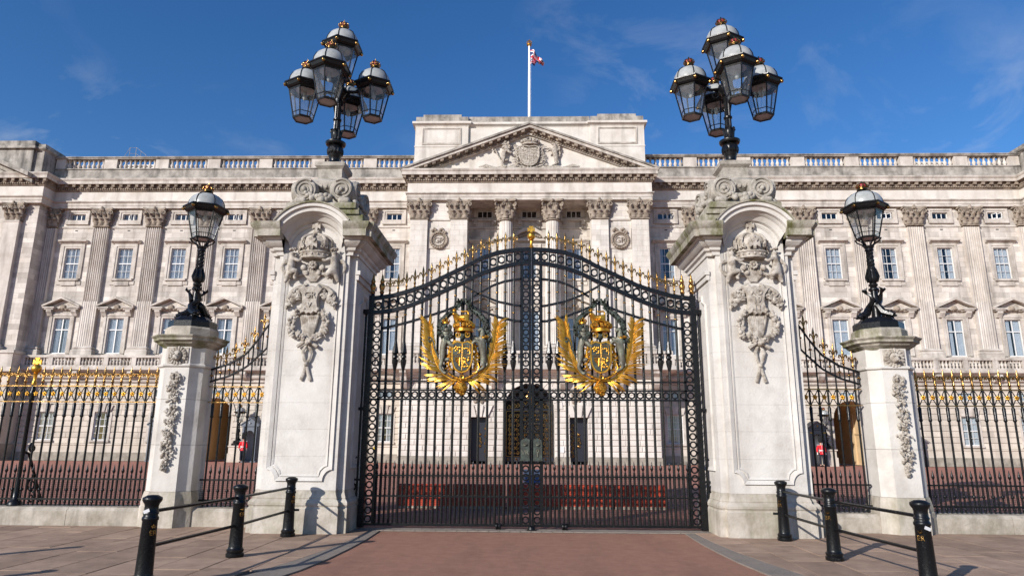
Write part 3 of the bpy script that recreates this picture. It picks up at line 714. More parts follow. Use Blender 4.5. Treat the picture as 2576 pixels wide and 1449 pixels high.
# segmental pediment over the middle window
arcp = MB(); n = 14
o_ = [(1.45 * math.cos(PI * (.14 + .72 * i / n)), 17.05 + 1.3 * math.sin(PI * (.14 + .72 * i / n))) for i in range(n + 1)]
i_ = [(1.25 * math.cos(PI * (.14 + .72 * i / n)), 17.0 + 1.1 * math.sin(PI * (.14 + .72 * i / n))) for i in range(n + 1)]
arcp.extr(o_ + i_[::-1], 'y', 51.6, 52.0); arcp.box(-1.4, 1.4, 51.7, 52, 17.3, 17.45)
P(arcp, 'segmental_pediment', 'trim', smooth=30)
rel = MB()
for k in range(12): rel.ball((-.9 + k * .16, 51.9, 17.65 + .25 * math.sin(PI * k / 11)), .13, 6, 4)
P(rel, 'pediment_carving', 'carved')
# columns
def fluted_ring(r, z, n=24, d=.045):
    return [((r - (d if k % 2 else 0)) * math.cos(PI * k / n), (r - (d if k % 2 else 0)) * math.sin(PI * k / n), z) for k in range(2 * n)]
colm = MB().loft([fluted_ring(r, z) for r, z in ((.6, 8.72), (.6, 11.5), (.575, 14), (.53, 17), (.51, 18.4))]); colm_me = colm.mesh('column', 'portico', 20)
cb = MB().lathe([(.66, 8.66), (.7, 8.6), (.76, 8.52), (.76, 8.44), (.68, 8.38), (.8, 8.3), (.82, 8.2)][::-1], n=24).box(-.85, .85, -.85, .85, 7.0, 8.18).mesh('base', 'trim', 40)
cc = MB().lathe([(.52, 0), (.56, .3), (.6, .8), (.8, 1.28)], n=20).lathe([(.5, -.15), (.58, -.12), (.58, -.05), (.5, -.02)], n=20)
for k in range(8):
    t = 2 * PI * k / 8; d = (math.cos(t), math.sin(t), 0); leaf(cc, (.52 * d[0], .52 * d[1], .02), d, .55, .38, .26)
    t += PI / 8; d = (math.cos(t), math.sin(t), 0); leaf(cc, (.54 * d[0], .54 * d[1], .3), d, .66, .36, .3)
for k in range(4):
    t = PI / 4 + k * PI / 2; d = Vector((math.cos(t), math.sin(t), 0)); spiral(cc, d * 1.02 + Vector((0, 0, 1.1)), (d, (0, 0, 1)), .19, .07, 1.4, a0=PI)
    t2 = k * PI / 2; d2 = Vector((math.cos(t2), math.sin(t2), 0)); cc.ball(tuple(d2 * .78 + Vector((0, 0, 1.36))), .15)
    pd = Vector((-d2.y, d2.x, 0))
    for q in (-1, 1): spiral(cc, d2 * .74 + pd * q * .17 + Vector((0, 0, 1.1)), (pd * q, (0, 0, 1)), .12, .045, 1.3)
pl8 = []
for k in range(4):
    t = PI / 4 + k * PI / 2; pl8 += [(1.2 * math.cos(t - .09), 1.2 * math.sin(t - .09)), (1.2 * math.cos(t + .09), 1.2 * math.sin(t + .09)), (.78 * math.cos(t + PI / 4), .78 * math.sin(t + PI / 4))]
cc.extr(pl8, 'z', 1.3, 1.46); cc_me = cc.mesh('capital', 'carved', 50)
for s in (-1, 1):
    o = obj('column', colm_me, PAL, (s * 1.83, 50.5 - PY, 0)); obj('base', cb, o); obj('capital', cc_me, o, (0, 0, 18.6))
# pediment
za, m_, xe = 26.45, .38, 10.15
def chev(t0, t1, xe): return [(-xe, za - xe * m_ - t1), (0, za - t1), (xe, za - xe * m_ - t1), (xe, za - xe * m_ - t0), (0, za - t0), (-xe, za - xe * m_ - t0)]
P(MB().extr([(-9.4, 22.5), (9.4, 22.5), (0, 25.95)], 'y', 50.15, 50.6), 'tympanum', 'portico', smooth=0)
P(MB().extr(chev(0, .16, 10.17), 'y', 49.34, 50.7), 'raking_gutter', 'sooty', smooth=0)
P(MB().extr(chev(.165, .4, 10.05), 'y', 49.46, 50.7), 'raking_cornice', 'trim', smooth=0)
P(MB().extr(chev(.4, .62, 9.6), 'y', 49.74, 50.4), 'raking_bed', 'crust_shade', smooth=0)
P(MB().extr(chev(.62, .82, 9.0), 'y', 49.92, 50.3), 'raking_fillet', 'trim', smooth=0)
for s in (-1, 1):
    for k in range(14):
        x = .5 + k * .64
        if k == 0 and s < 0: pass
        z = za - x * m_ - .4
        P(MB().extr([(s * (x - .13), z - .22 + .13 * m_), (s * (x + .13), z - .22 - .13 * m_), (s * (x + .13), z - .13 * m_), (s * (x - .13), z + .13 * m_)], 'y', 49.5, 49.78), 'raking_modillion', 'crust_shade', smooth=0)
rd = MB()
for s in (-1, 1):
    for k in range(46):
        x = .2 + k * .19; z = za - x * m_ - .64; rd.box(*sorted((s * x, s * (x + .115))), 49.82, 49.94, z - .15, z - .02)
stuff(P(rd, 'raking_dentils', 'crust_shade', smooth=0))
# attic block over the portico
ATT = [(-9.28, 50.9), (9.28, 50.9), (9.28, 57), (-9.28, 57)]
P(MB().plan(ATT, [(0, 22.4), (0, 24.9), (.04, 24.92), (.04, 25.02), (0, 25.04), (0, 26.72), (.05, 26.8), (.24, 26.92), (.24, 27.1), (0, 27.16), (0, 27.2), (-.2, 27.24)]), 'attic', 'portico', smooth=0)
for s in (-1, 1):
    a, b = sorted((s * 4.98, s * 9.33))
    pl = [(a, 50.7), (b, 50.7), (b, 56), (a, 56)]
    P(MB().plan(pl, [(0, 22.4), (0, 24.9), (.04, 24.92), (.04, 25.02), (0, 25.04), (0, 26.72), (.05, 26.8), (.24, 26.92), (.24, 27.1), (0, 27.16), (0, 27.2)]), 'attic_pavilion', 'portico', smooth=0)
    P(MB().box(a + .02, b - .02, 50.72, 55.5, 27.2, 27.6).box(a + .6, b - .6, 50.8, 55.4, 27.6, 27.84), 'attic_cap', 'sooty', smooth=0)
    cx = (a + b) / 2; fr = MB()
    for q0, q1, d in ((.0, .07, .06), (.1, .14, .03)):
        fr.box(cx - 1.6 + q0, cx - 1.6 + q1, 50.7 - d, 50.72, 25.15 + q0, 26.6 - q0).box(cx + 1.6 - q1, cx + 1.6 - q0, 50.7 - d, 50.72, 25.15 + q0, 26.6 - q0)
        fr.box(cx - 1.6 + q1, cx + 1.6 - q1, 50.7 - d, 50.72, 25.15 + q0, 25.15 + q1).box(cx - 1.6 + q1, cx + 1.6 - q1, 50.7 - d, 50.72, 26.6 - q1, 26.6 - q0)
    P(fr, 'panel_moulding', 'trim', smooth=0)
    rod = tag(MB().tube([(0, 0, 0), (0, 0, .9)], .02, 5).build('lightning_rod', 'steel'), 'thin lightning rod on the %s end of the attic block' % SIDE[s], 'lightning rod'); rod.location = (s * 8.6, 52, 27.58)
P(MB().box(-4.96, 4.96, 50.98, 56, 27.2, 27.72), 'attic_coping', 'sooty', smooth=0)
# ground storey of the portico
pops = [(-1.85, 1.85, 0, 4.2), (-4.25, -2.95, 0, 3.32), (2.95, 4.25, 0, 3.32)]
PB = 49.65; k = 0
AR = [(1.85 * math.cos(PI * i / 18), 3.9 + 1.85 * math.sin(PI * i / 18)) for i in range(19)]
for r in ashlar(-9.5, 9.5, .5, 6.15, pops + [(-1.75, 1.75, 4.2, 5.45), (-1.3, 1.3, 5.4, 5.75)], .405, 1.1, gap=.012, rnd=.15):
    if r[3] - r[2] < .06: continue
    P(MB().cbox(r[0], r[1], PB, PB + .3, r[2] + .014, r[3] - .014, .04), 'rusticated_block', 'portico', smooth=0); k += 1
cr = MB()
for r in rects_minus((-9.48, 9.48, .0, 6.2), pops + [(-1.85, 1.85, 4.2, 5.8)]): cr.box(r[0], r[1], PB + .07, PB + 2.3, r[2], r[3])
cr.extr([(1.86, 3.9), (1.86, 5.81), (-1.86, 5.81), (-1.86, 3.9)] + AR[::-1][0:], 'y', PB + .07, PB + .5)
P(cr, 'portico_base_core', 'portico', smooth=0)
for q in range(13):
    t0, t1 = PI * (q + .03) / 13, PI * (q + .97) / 13
    P(MB().extr([(1.85 * math.cos(t0), 3.9 + 1.85 * math.sin(t0)), (2.45 * math.cos(t0), 3.9 + 2.3 * math.sin(t0)), (2.45 * math.cos(t1), 3.9 + 2.3 * math.sin(t1)), (1.85 * math.cos(t1), 3.9 + 1.85 * math.sin(t1))], 'y', PB - .05, PB + .3), 'voussoir', 'portico', smooth=0)
for a, b in ((-9.5, -4.25), (-2.95, -1.85), (1.85, 2.95), (4.25, 9.5)):
    P(MB().box(a - .02, b + .02, PB - .06, PB + .1, 0, .5), 'plinth', 'plinth', smooth=0)
for s in (-1, 1):
    kx = MB()
    for q in (-1, 0, 1): kx.extr([(s * 3.6 + q * .42 - .17, 3.33), (s * 3.6 + q * .42 + .17, 3.33), (s * 3.6 + q * .7 + .26, 4.15), (s * 3.6 + q * .7 - .26, 4.15)], 'y', PB - .12 - (.06 if q == 0 else 0), PB + .05)
    P(kx, 'keystone', 'portico', smooth=0)
    rl = MB()
    for q in range(24): rl.ball((s * 3.6 + random.uniform(-.5, .5), PB - .05, 4.75 + random.uniform(-.45, .5)), random.uniform(.1, .2), 6, 4, (1, .5, 1))
    P(rl, 'carved_panel', 'carved')
# dark doorways with gilded grilles
P(MB().box(-5, 5, 51.6, 51.8, 0, 6.1), 'doorway_back', 'dark', smooth=0)
for s in (-1, 1):
    d = P(MB().box(s * 3.6 - .64, s * 3.6 + .64, 50.2, 50.26, .22, 3.3), 'side_door', 'blackpaint', smooth=0)
    g = MB(); x0 = s * 3.6
    for q in range(9): spiral(g, (x0 - s * .45, 50.15 - PY, .6 + q * .27), ((1 if q % 2 else -1, 0, 0), (0, 0, 1)), .12, .03, 1.3)
    spiral(g, (x0, 50.15 - PY, 1.85), ((1, 0, 0), (0, 0, 1)), .17, .022, 1.3); spiral(g, (x0, 50.15 - PY, 1.5), ((-1, 0, 0), (0, 0, 1)), .17, .022, 1.3)
    g.ball((x0, 50.15 - PY, 1.28), .1, 8, 6, (1.2, .5, 1)); g.ball((x0, 50.15 - PY, 2.12), .09, 8, 6, (1.2, .5, 1))
    g.build('gilded_grille', 'gold', d)
    tmx = obj('monogram', text_mesh('monogram', 'R', .6, .02, 'gold'), d, (x0, 50.14 - PY, 1.48))
gg = P(MB().box(-1.75, -1.7, 50.3, 50.36, .2, 3.9).box(1.7, 1.75, 50.3, 50.36, .2, 3.9).box(-1.7, 1.7, 50.3, 50.36, 3.85, 3.95).box(-1.7, 1.7, 50.3, 50.36, .2, .5).box(-.03, .03, 50.3, 50.36, .5, 3.85), 'grille_gate', 'blackpaint', smooth=0)
fl = MB()
for s in (-1, 1):
    for (x0, x1, z0, z1) in ((.08, 1.68, .55, 3.8), (.3, 1.45, .75, 3.55)):
        for a in ((x0, x0 + .025, z0, z1), (x1 - .025, x1, z0, z1), (x0, x1, z0, z0 + .025), (x0, x1, z1 - .025, z1)): fl.box(*sorted((s * a[0], s * a[1])), 50.26 - PY, 50.29 - PY, a[2], a[3])
    for i in range(5):
        for j in range(9): spiral(fl, (s * (.3 + i * .28), 50.26 - PY, .8 + j * .33), ((1 if (i + j) % 2 else -1, 0, 0), (0, 0, 1)), .14, .03, 1.3, 12)
    for k in range(7): spiral(fl, (s * (.2 + k * .22), 50.26 - PY, 4.3 - k * .04), ((s, 0, 0), (0, 0, 1)), .17, .028, 1.3, 12)
for k in range(11): spiral(fl, (-1.5 + k * .3, 50.26 - PY, .35), ((1, 0, 0), (0, 0, 1)), .1, .025, 1.2, 10)
fl.ball((0, 50.26 - PY, 4.75), .28, 10, 6, (1, .3, 1.1)); fl.ball((0, 50.26 - PY, 5.1), .14, 8, 6, (1.2, .5, 1))
fl.build('gilded_scrollwork', 'gold', gg)
MB().box(-.16, .16, -.01, 0, 0, .42).build('notice', 'white', PAL, 0, (2.35, PB - .03 - PY, .85))
# balcony of the portico
P(MB().plan([(-9.9, 49.5), (9.9, 49.5), (9.9, 52), (-9.9, 52)], [(0, 6.15), (.05, 6.2), (.05, 6.32), (.2, 6.4), (.2, 6.5), (.9, 6.66), (.95, 6.7), (.95, 6.94), (.85, 6.98)]), 'portico_balcony', 'portico', smooth=20)
P(MB().box(-10.4, 10.4, 48.75, 49.05, 6.97, 7.14), 'balcony_kerb', 'trim', smooth=0)
P(MB().box(-10.4, 10.4, 48.7, 49.1, 7.85, 8.05), 'balcony_rail', 'trim', smooth=0)
pb_me = MB().lathe([(.11, 0), (.11, .06), (.07, .09), (.12, .24), (.115, .32), (.06, .48), (.055, .55), (.09, .6), (.11, .65), (.11, .72)], n=8).mesh('portico_baluster', 'trim', 50)
for i in range(15):
    x = -10.2 + i * 20.4 / 14
    P(MB().box(x - .2, x + .2, 48.73, 49.07, 7.13, 7.86), 'balcony_pedestal', 'trim', smooth=0)
    if i < 14:
        for j in range(4): obj('portico_baluster', pb_me, PAL, (x + .34 + j * .26, 48.9 - PY, 7.135))
bk = MB().extr([(48.7, 6.64), (48.7, 6.45), (49.0, 6.2), (49.2, 5.7), (49.5, 5.4), (49.66, 5.3), (49.66, 6.64)], 'x', -.24, .24); bk.xf(0, Matrix.Translation((0, -PY, 0))); bkm = bk.mesh('console', 'trim', 0)
for x in (-9.2, -6.6, -5.2, -2.5, 2.5, 5.2, 6.6, 9.2): obj('console', bkm, PAL, (x, 0, 0))
# ================================================================ shared ornaments
def crown(mb, c, r, h, n=8, half=False):
    x, y, z = c
    mb.lathe([(r * .86, 0), (r * .95, h * .02), (r * .95, h * .1), (r * .88, h * .13), (r * .88, h * .2), (r * .96, h * .23), (r * .9, h * .27)], c, 16)
    for k in range(n):
        t = 2 * PI * k / n + PI / n; d = Vector((math.cos(t), math.sin(t), 0)); p = Vector(c) + d * r * .97
        if k % 2: mb.ball((p.x, p.y, z + h * .36), r * .2, 6, 4); mb.ball((p.x + d.x * r * .05, p.y + d.y * r * .05, z + h * .46), r * .13, 6, 4)
        else:
            mb.ball((p.x, p.y, z + h * .34), r * .15, 6, 4)
            q = Vector((-d.y, d.x, 0)) * r * .2
            mb.ball(tuple(p + q + Vector((0, 0, h * .42))), r * .13, 6, 4); mb.ball(tuple(p - q + Vector((0, 0, h * .42))), r * .13, 6, 4); mb.ball((p.x, p.y, z + h * .52), r * .13, 6, 4)
    for k in range(4):
        t = PI * k / 4 + PI / n; d = Vector((math.cos(t), math.sin(t), 0))
        mb.tube([Vector(c) + d * (r * 1.0 * math.cos(a)) * (1.08 if 0 < i < 8 else .95) + Vector((0, 0, h * (.3 + .45 * math.sin(a) ** .7))) for i, a in enumerate([PI * j / 8 for j in range(9)])], r * .075, 5)
    mb.ball((x, y, z + h * .82), r * .16, 6, 5); mb.box(x - r * .05, x + r * .05, y - r * .05, y + r * .05, z + h * .85, z + h); mb.box(x - r * .15, x + r * .15, y - r * .05, y + r * .05, z + h * .9, z + h * .95)
def fleur_mesh():
    m = MB()
    m.lathe([(.018, 0), (.03, .015), (.03, .03), (.018, .045), (.034, .07), (.036, .085), (.022, .12), (.016, .17), (.02, .19)], n=8)
    m.lathe([(.012, .19), (.022, .22), (.034, .275), (.026, .32), (.014, .36), (.002, .405)], n=6, sy=.7)
    for q in (-1, 1):
        m.tube([(q * .012, 0, .14), (q * .03, 0, .2), (q * .062, 0, .245), (q * .095, 0, .245), (q * .108, 0, .215), (q * .095, 0, .19), (q * .08, 0, .2)], [.012, .016, .02, .021, .018, .015, .01], 6)
    m.box(-.036, .036, -.02, .02, .175, .198)
    return m.mesh('finial', 'gold', 50)
FLEUR = fleur_mesh()
SPIKE = MB().lathe([(.014, 0), (.022, .01), (.014, .02), (.012, .05), (.02, .062), (.03, .085), (.024, .115), (.012, .17), (.002, .225)], n=8).mesh('spike', 'iron', 50)
RING = MB().ring((0, 0, 0), .056, .0155, 20, 6).mesh('ring', 'iron', 60)
BEAD = MB().lathe([(.02, -.018), (.034, -.008), (.036, 0), (.034, .008), (.02, .018)], n=10).mesh('bead', 'gold', 50)
ROSE = MB()
for k in range(5): ROSE.ball((.03 * math.cos(2 * PI * k / 5 + .3), -.012, .03 * math.sin(2 * PI * k / 5 + .3)), .022, 6, 4, (1, .6, 1))
ROSE.ball((0, -.025, 0), .016, 6, 4); ROSE = ROSE.mesh('rosette', 'brightgold', 50)
# ---------------------------------------------------------------- heraldic animals (local frame: x right, z up, front at -y)
EK = .00138
def E(x, y, d=0.): return ((x - 722) * EK, -d, (1400 - y) * EK)
def ER(x, y, r, d=.1): return (*E(x, y, d), r * 1.28)
LION = skin_mesh('lion', [ER(390, 820, .072), ER(425, 710, .06), ER(465, 610, .082), ER(485, 530, .075), ER(485, 455, .06, .12), ER(490, 485, .03, .18),
    ER(432, 925, .05), ER(408, 1005, .03), ER(462, 1085, .028), ER(510, 1090, .03, .13), ER(470, 900, .04, .07), ER(550, 885, .032, .1),
    ER(515, 625, .05, .14), ER(550, 685, .034, .16), ER(612, 722, .034, .16), ER(550, 570, .04, .06), ER(605, 560, .034, .06)],
    [(0, 1), (1, 2), (2, 3), (3, 4), (4, 5), (0, 6), (6, 7), (7, 8), (8, 9), (0, 10), (10, 11), (2, 12), (12, 13), (13, 14), (2, 15), (15, 16)], 'bronze')
mane = MB(); rr = random.Random(3)
for k in range(60):
    t = rr.uniform(0, 2 * PI); q = rr.uniform(.45, 1)
    mane.ball(E(488 + 78 * q * math.cos(t), 520 + 125 * q * math.sin(t), .12 + rr.uniform(-.03, .06) * (1 if q > .6 else -.6)), rr.uniform(.018, .032), 6, 4, (1, 1, 1.5))
for q in (-1, 1): mane.ball(E(485 + q * 38, 405, .1), .022)
MANE = mane.mesh('mane', 'verdigris')
LTAIL = MB().tube([E(*p, .06) for p in ((375, 860), (330, 760), (310, 720), (300, 650), (265, 580), (225, 575), (215, 615), (245, 640), (265, 615))], [.022, .02, .02, .02, .02, .024, .026, .026, .02], 6).mesh('tail', 'verdigris')
UNI = skin_mesh('unicorn', [ER(1050, 860, .07), ER(1012, 745, .062), ER(985, 640, .07), ER(1012, 550, .052), ER(990, 455, .045, .12), ER(935, 495, .026, .14),
    ER(1012, 945, .045), ER(1035, 1000, .026), ER(930, 1062, .022), ER(1065, 935, .045, .05), ER(1020, 1015, .026, .05), ER(985, 1045, .022, .05),
    ER(945, 645, .042, .14), ER(892, 632, .028, .16), ER(845, 705, .022, .16), ER(935, 600, .04, .05), ER(880, 560, .026, .05), ER(842, 590, .022, .05)],
    [(0, 1), (1, 2), (2, 3), (3, 4), (4, 5), (0, 6), (6, 7), (7, 8), (0, 9), (9, 10), (10, 11), (2, 12), (12, 13), (13, 14), (2, 15), (15, 16), (16, 17)], 'bronze')
um = MB()
for k in range(26): um.ball(E(1030 + 40 * math.sin(k * .9) + k * 1.6, 410 + k * 9, .09 + .03 * math.cos(k * 2)), .03, 6, 4, (1, 1, 1.3))
um.tube([E(968, 425, .12), E(888, 428, .14)], [.012, .004], 5)
um.tube([E(*p, .05) for p in ((1070, 830), (1110, 720), (1095, 640), (1120, 600), (1095, 640), (1085, 700))], [.02, .022, .026, .03, .024, .01], 6)
UMANE = um.mesh('mane', 'verdigris')
GLION = skin_mesh('crest_lion', [ER(690, 300, .05), ER(620, 285, .055), ER(590, 235, .045, .14), ER(580, 250, .02, .19), ER(770, 290, .05), ER(795, 340, .03), ER(800, 392, .022),
    ER(620, 340, .03), ER(650, 395, .022), ER(735, 345, .028, .06), ER(745, 395, .02, .06), ER(810, 250, .018), ER(780, 195, .016), ER(700, 205, .014), ER(690, 185, .014)],
    [(0, 1), (1, 2), (2, 3), (0, 4), (4, 5), (5, 6), (1, 7), (7, 8), (4, 9), (9, 10), (4, 11), (11, 12), (12, 13), (13, 14)], 'brightgold')
def shield_pts(k=1., n=10):
    pts = [(-.186 * k, .98), (-.1 * k, 1.03), (0, 1.0), (.1 * k, 1.03), (.186 * k, .98)]
    pts += [(.186 * k * math.cos(a) ** .8, .76 - .28 * k * math.sin(a)) for a in [PI / 2 * i / n for i in range(n)]] + [(0, .76 - .285 * k)]
    pts += [(-x, z) for x, z in pts[5:-1][::-1]]
    return [(x, .76 + (z - .76) * k) for x, z in pts]
ES = {}
ES['shield'] = MB().extr(shield_pts(1), 'y', -.18, -.05).mesh('shield', 'verdigris', 30)
rim = MB(); sp = shield_pts(1.05); rim.tube([(x, -.17, z) for x, z in sp + sp[:1]], .022, 6)
for a, b in (((0, 1.0), (0, .48)), ((-.18, .77), (.18, .77))): rim.tube([(a[0], -.185, a[1]), (b[0], -.185, b[1])], .006, 5)
rr = random.Random(5)
for cx, cz in ((-.09, .91), (-.09, .84), (.085, .64), (.085, .70), (.075, .57), (.09, .88)):
    for k in range(7): rim.ball((cx + rr.uniform(-.055, .055), -.185, cz + rr.uniform(-.03, .03)), rr.uniform(.014, .024), 6, 4, (1.2, .6, 1))
rim.tube([(.03, -.185, .97), (.15, -.185, .97), (.15, -.185, .8), (.03, -.185, .8), (.03, -.185, .97)], .006, 5)
rim.tube([(-.04, -.185, .73), (-.05, -.185, .56), (-.11, -.185, .66), (-.14, -.185, .72), (-.04, -.185, .73)], .014, 5)
for k in range(4): rim.tube([(-.06 - k * .018, -.185, .72), (-.06 - k * .012, -.185, .6 + k * .02)], .004, 4)
ES['blazon'] = rim.mesh('blazon', 'brightgold', 50)
cr_ = MB(); crown(cr_, (.02, -.1, 1.24), .2, .3, 10); ES['crown'] = cr_.mesh('crown', 'brightgold', 50)
hl = MB(); hl.ball((0, -.1, 1.17), .085, 10, 8, (.75, .9, 1.1)); 
for q in (-1, 1): hl.tube([(q * .03, -.17, 1.2), (q * .02, -.18, 1.16)], .008, 5)
ES['helmet'] = hl.mesh('helmet', 'verdigris')
sc_ = MB()
for q in (-1, 1):
    spiral(sc_, (q * .1, -.14, 1.18), ((q, 0, 0), (0, 0, 1)), .065, .018, 1.4)
    sc_.tube([(q * .14, -.1, 1.08), (q * .23, -.08, 1.0), (q * .27, -.07, .85), (q * .25, -.07, .7), (q * .28, -.07, .6), (q * .22, -.07, .5), (q * .17, -.07, .52)], [.02, .026, .026, .024, .026, .026, .016], 6)
    for k in range(12): sc_.ball((q * (.21 + .03 * math.sin(k * 2.1)), -.11, 1.03 - k * .035), .022, 6, 4)
rr = random.Random(77)
for k in range(46):
    q = -1 if k % 2 else 1; t = k / 45; an_ = rr.uniform(-.9, .9) + (0 if q > 0 else PI); L_ = rr.uniform(.07, .12); x_, z_ = q * rr.uniform(.2, .27), .5 + .58 * t
    sc_.tube([(x_, -.06, z_), (x_ + L_ * .5 * math.cos(an_), -.1, z_ + L_ * .5 * math.sin(an_)), (x_ + L_ * math.cos(an_), -.07, z_ + L_ * math.sin(an_))], [.008, .02, .003], 5, .6)
for k in range(17):
    t = k / 16; sc_.ball((-.26 + .52 * t, -.12 - .02 * (k % 2), .42 - .1 * math.sin(PI * t)), .026, 6, 4)
sc_.ring((0, -.15, .36), .035, .014, 12, 5); sc_.tube([(.3, -.1, .65), (.33, -.1, .55), (.28, -.1, .45), (.2, -.1, .43)], .011, 5)
ES['mantling'] = sc_.mesh('mantling', 'brightgold', 50)
sm = MB(); crown(sm, (*E(478, 385, .12),), .075, .14, 8); crown(sm, (*E(592, 205, .14),), .04, .07, 6); crown(sm, (*E(1030, 590, .1),), .085, .075, 8); ES['small_crowns'] = sm.mesh('small_crowns', 'brightgold', 50)
ms = MB(); rr = random.Random(9)
ms.ball(E(708, 1290, .1), .125, 12, 8, (1, .7, 1.05))
for k in range(46):
    t, p = rr.uniform(0, 2 * PI), rr.uniform(.1, 1); ms.ball(E(708 + 88 * p * math.cos(t), 1290 + 95 * p * math.sin(t), .1 + .09 * math.sqrt(max(0, 1 - p * p))), rr.uniform(.02, .04), 6, 4)
ms.tube([E(708, 1190, .14), E(708, 1130, .12)], .022, 6); ES['mask'] = ms.mesh('mask', 'brightgold', 50)
lw_ = MB(); rr = random.Random(11)
for q in (-1, 1):
    path = [(722 + q * x, y) for x, y in ((330, 560), (350, 430), (310, 330), (230, 240), (130, 170), (70, 90), (60, 30))]
    lw_.tube([E(*p, .02) for p in path], [.03, .05, .06, .06, .04, .02, .008], 6)
    for k in range(58):
        f = k / 58 * (len(path) - 1.01); i = int(f); a, b = path[i], path[i + 1]; x, y = a[0] + (b[0] - a[0]) * (f - i), a[1] + (b[1] - a[1]) * (f - i)
        side = 1 if k % 2 else -1; an = math.atan2(-(b[1] - a[1]), b[0] - a[0]) + side * rr.uniform(.4, .9); L = rr.uniform(45, 80)
        p0 = E(x, y, .03); p1 = E(x + L * .5 * math.cos(an), y - L * .5 * math.sin(an), .06 + rr.uniform(-.02, .04)); p2 = E(x + L * math.cos(an), y - L * math.sin(an), .03)
        lw_.tube([p0, p1, p2], [.006, .02, .003], 5, .5)
ES['laurel'] = lw_.mesh('laurel', 'verdigris', 50)
FR = {}
for q in (-1, 1):
    fr_ = MB(); rr = random.Random(20 + q)
    path = [(722 + q * x, y) for x, y in ((0, 1190), (150, 1172), (285, 1085), (372, 960), (430, 800), (462, 620), (480, 460), (505, 330))]
    fr_.tube([E(*p, .04) for p in path], [.024, .024, .022, .02, .017, .014, .011, .005], 6)
    n = 54
    for k in range(n):
        f = .5 + k / n * (len(path) - 1.6); i = min(int(f), len(path) - 2); a, b = path[i], path[i + 1]; g = f - i
        x, y = a[0] + (b[0] - a[0]) * g, a[1] + (b[1] - a[1]) * g; dirn = math.atan2(-(b[1] - a[1]), b[0] - a[0])
        for side in (-1, 1):
            outer = side < 0
            L = (rr.uniform(200, 255) if outer else rr.uniform(140, 185)) * (1 - .45 * max(0, k / n - .55)) * (1.22 if k < n * .4 else 1); an = dirn + q * side * (rr.uniform(.66, .92) if outer else rr.uniform(.4, .6))
            if not outer and k < 8: continue
            p = [E(x + L * t * math.cos(an + .12 * t * side), y - L * t * math.sin(an + .12 * t * side), .04 + .1 * math.sin(PI * t) * (.6 if outer else .3)) for t in (0, .35, .7, 1)]
            fr_.tube(p, [.007, .0155, .013, .001], 5, .55)
    FR[q] = fr_.mesh('palm_frond', 'brightgold', 40)
def emblem(parent, loc, sc=1., stone=False, full=True):
    base = MB().ring((0, -.02, .78), .43, .022, 40, 6).tube([(-.05, .02, .2), (-.05, .02, 1.9)], .014, 6).mesh('coat_of_arms', 'verdigris')
    o = obj('coat_of_arms', base, parent, loc); o.scale = (sc,) * 3
    parts = [('lion', LION), ('mane', MANE), ('tail', LTAIL), ('unicorn', UNI), ('mane', UMANE), ('crest_lion', GLION), ('laurel', ES['laurel']), ('palm_frond', FR[-1]), ('palm_frond', FR[1])] + [(k, ES[k]) for k in ('shield', 'blazon', 'crown', 'helmet', 'mantling', 'small_crowns', 'mask')]
    for nm, me in parts: obj(nm, me, o)
    return o
# arms carved in the palace pediment (stone copies of the same beasts)
def stone_of(me):
    c = me.copy(); c.materials.clear(); c.materials.append(M_['relief']); return c
ta = MB().extr([(x * 1.0, z) for x, z in shield_pts(1.05)], 'y', -.2, .02).mesh('carved_arms', 'relief', 30)
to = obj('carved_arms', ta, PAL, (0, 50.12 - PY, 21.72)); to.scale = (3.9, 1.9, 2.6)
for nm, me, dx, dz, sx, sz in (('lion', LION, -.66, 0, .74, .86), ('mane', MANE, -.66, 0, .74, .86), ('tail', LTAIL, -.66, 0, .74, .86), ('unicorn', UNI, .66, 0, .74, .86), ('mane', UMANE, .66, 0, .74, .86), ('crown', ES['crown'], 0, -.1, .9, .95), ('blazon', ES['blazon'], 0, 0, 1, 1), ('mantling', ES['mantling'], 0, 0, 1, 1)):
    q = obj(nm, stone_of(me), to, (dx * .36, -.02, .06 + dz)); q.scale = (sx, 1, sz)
rb = MB()
for q in (-1, 1):
    rb.tube([(q * .05, -.1, .42), (q * .25, -.12, .38), (q * .45, -.1, .46), (q * .62, -.1, .40), (q * .8, -.1, .5), (q * .92, -.08, .46)], [.05, .055, .055, .055, .05, .02], 6, .5)
    rb.ring((q * .28, -.08, .44), .08, .02, 14, 5)
q = obj('scroll', rb.mesh('scroll', 'relief'), to, (0, 0, -.02)); q.scale = (1.12, 1, 1)

# ================================================================ the gates
GY = 13.26
ZT = [(0, 5.43), (.322, 5.415), (.669, 5.367), (1.015, 5.247), (1.336, 5.068), (1.701, 4.889), (2.156, 4.664), (2.497, 4.546), (2.838, 4.452), (3.3, 4.39)]
ZL = [(0, 5.16), (.32, 5.127), (.666, 5.044), (1.01, 4.925), (1.33, 4.759), (1.69, 4.594), (2.146, 4.383), (2.485, 4.242), (2.824, 4.149), (3.3, 4.1)]
ZC = [(0, 3.934), (.314, 3.946), (.655, 4.025), (1.0, 4.152), (1.35, 4.325), (1.68, 4.174), (2.13, 4.023), (2.47, 3.918), (2.92, 3.803), (3.3, 3.75)]
ZA = [(.06, 4.232), (.3, 4.262), (.658, 4.338), (1.049, 4.489), (1.327, 4.645), (1.42, 4.71)]
ZB = [(.06, 4.822), (.3, 4.8), (.548, 4.759), (.776, 4.677), (1.049, 4.515), (1.2, 4.42)]
def rail_curve(tab, s, x0, x1, h, d, n=24):
    top = []; bot = []
    for i in range(n + 1):
        x = x0 + (x1 - x0) * i / n; z = lerp(tab, x); top.append((s * x, z + h / 2)); bot.append((s * x, z - h / 2))
    return MB().extr(top + bot[::-1], 'y', -d / 2, d / 2)
MESHW = MB()
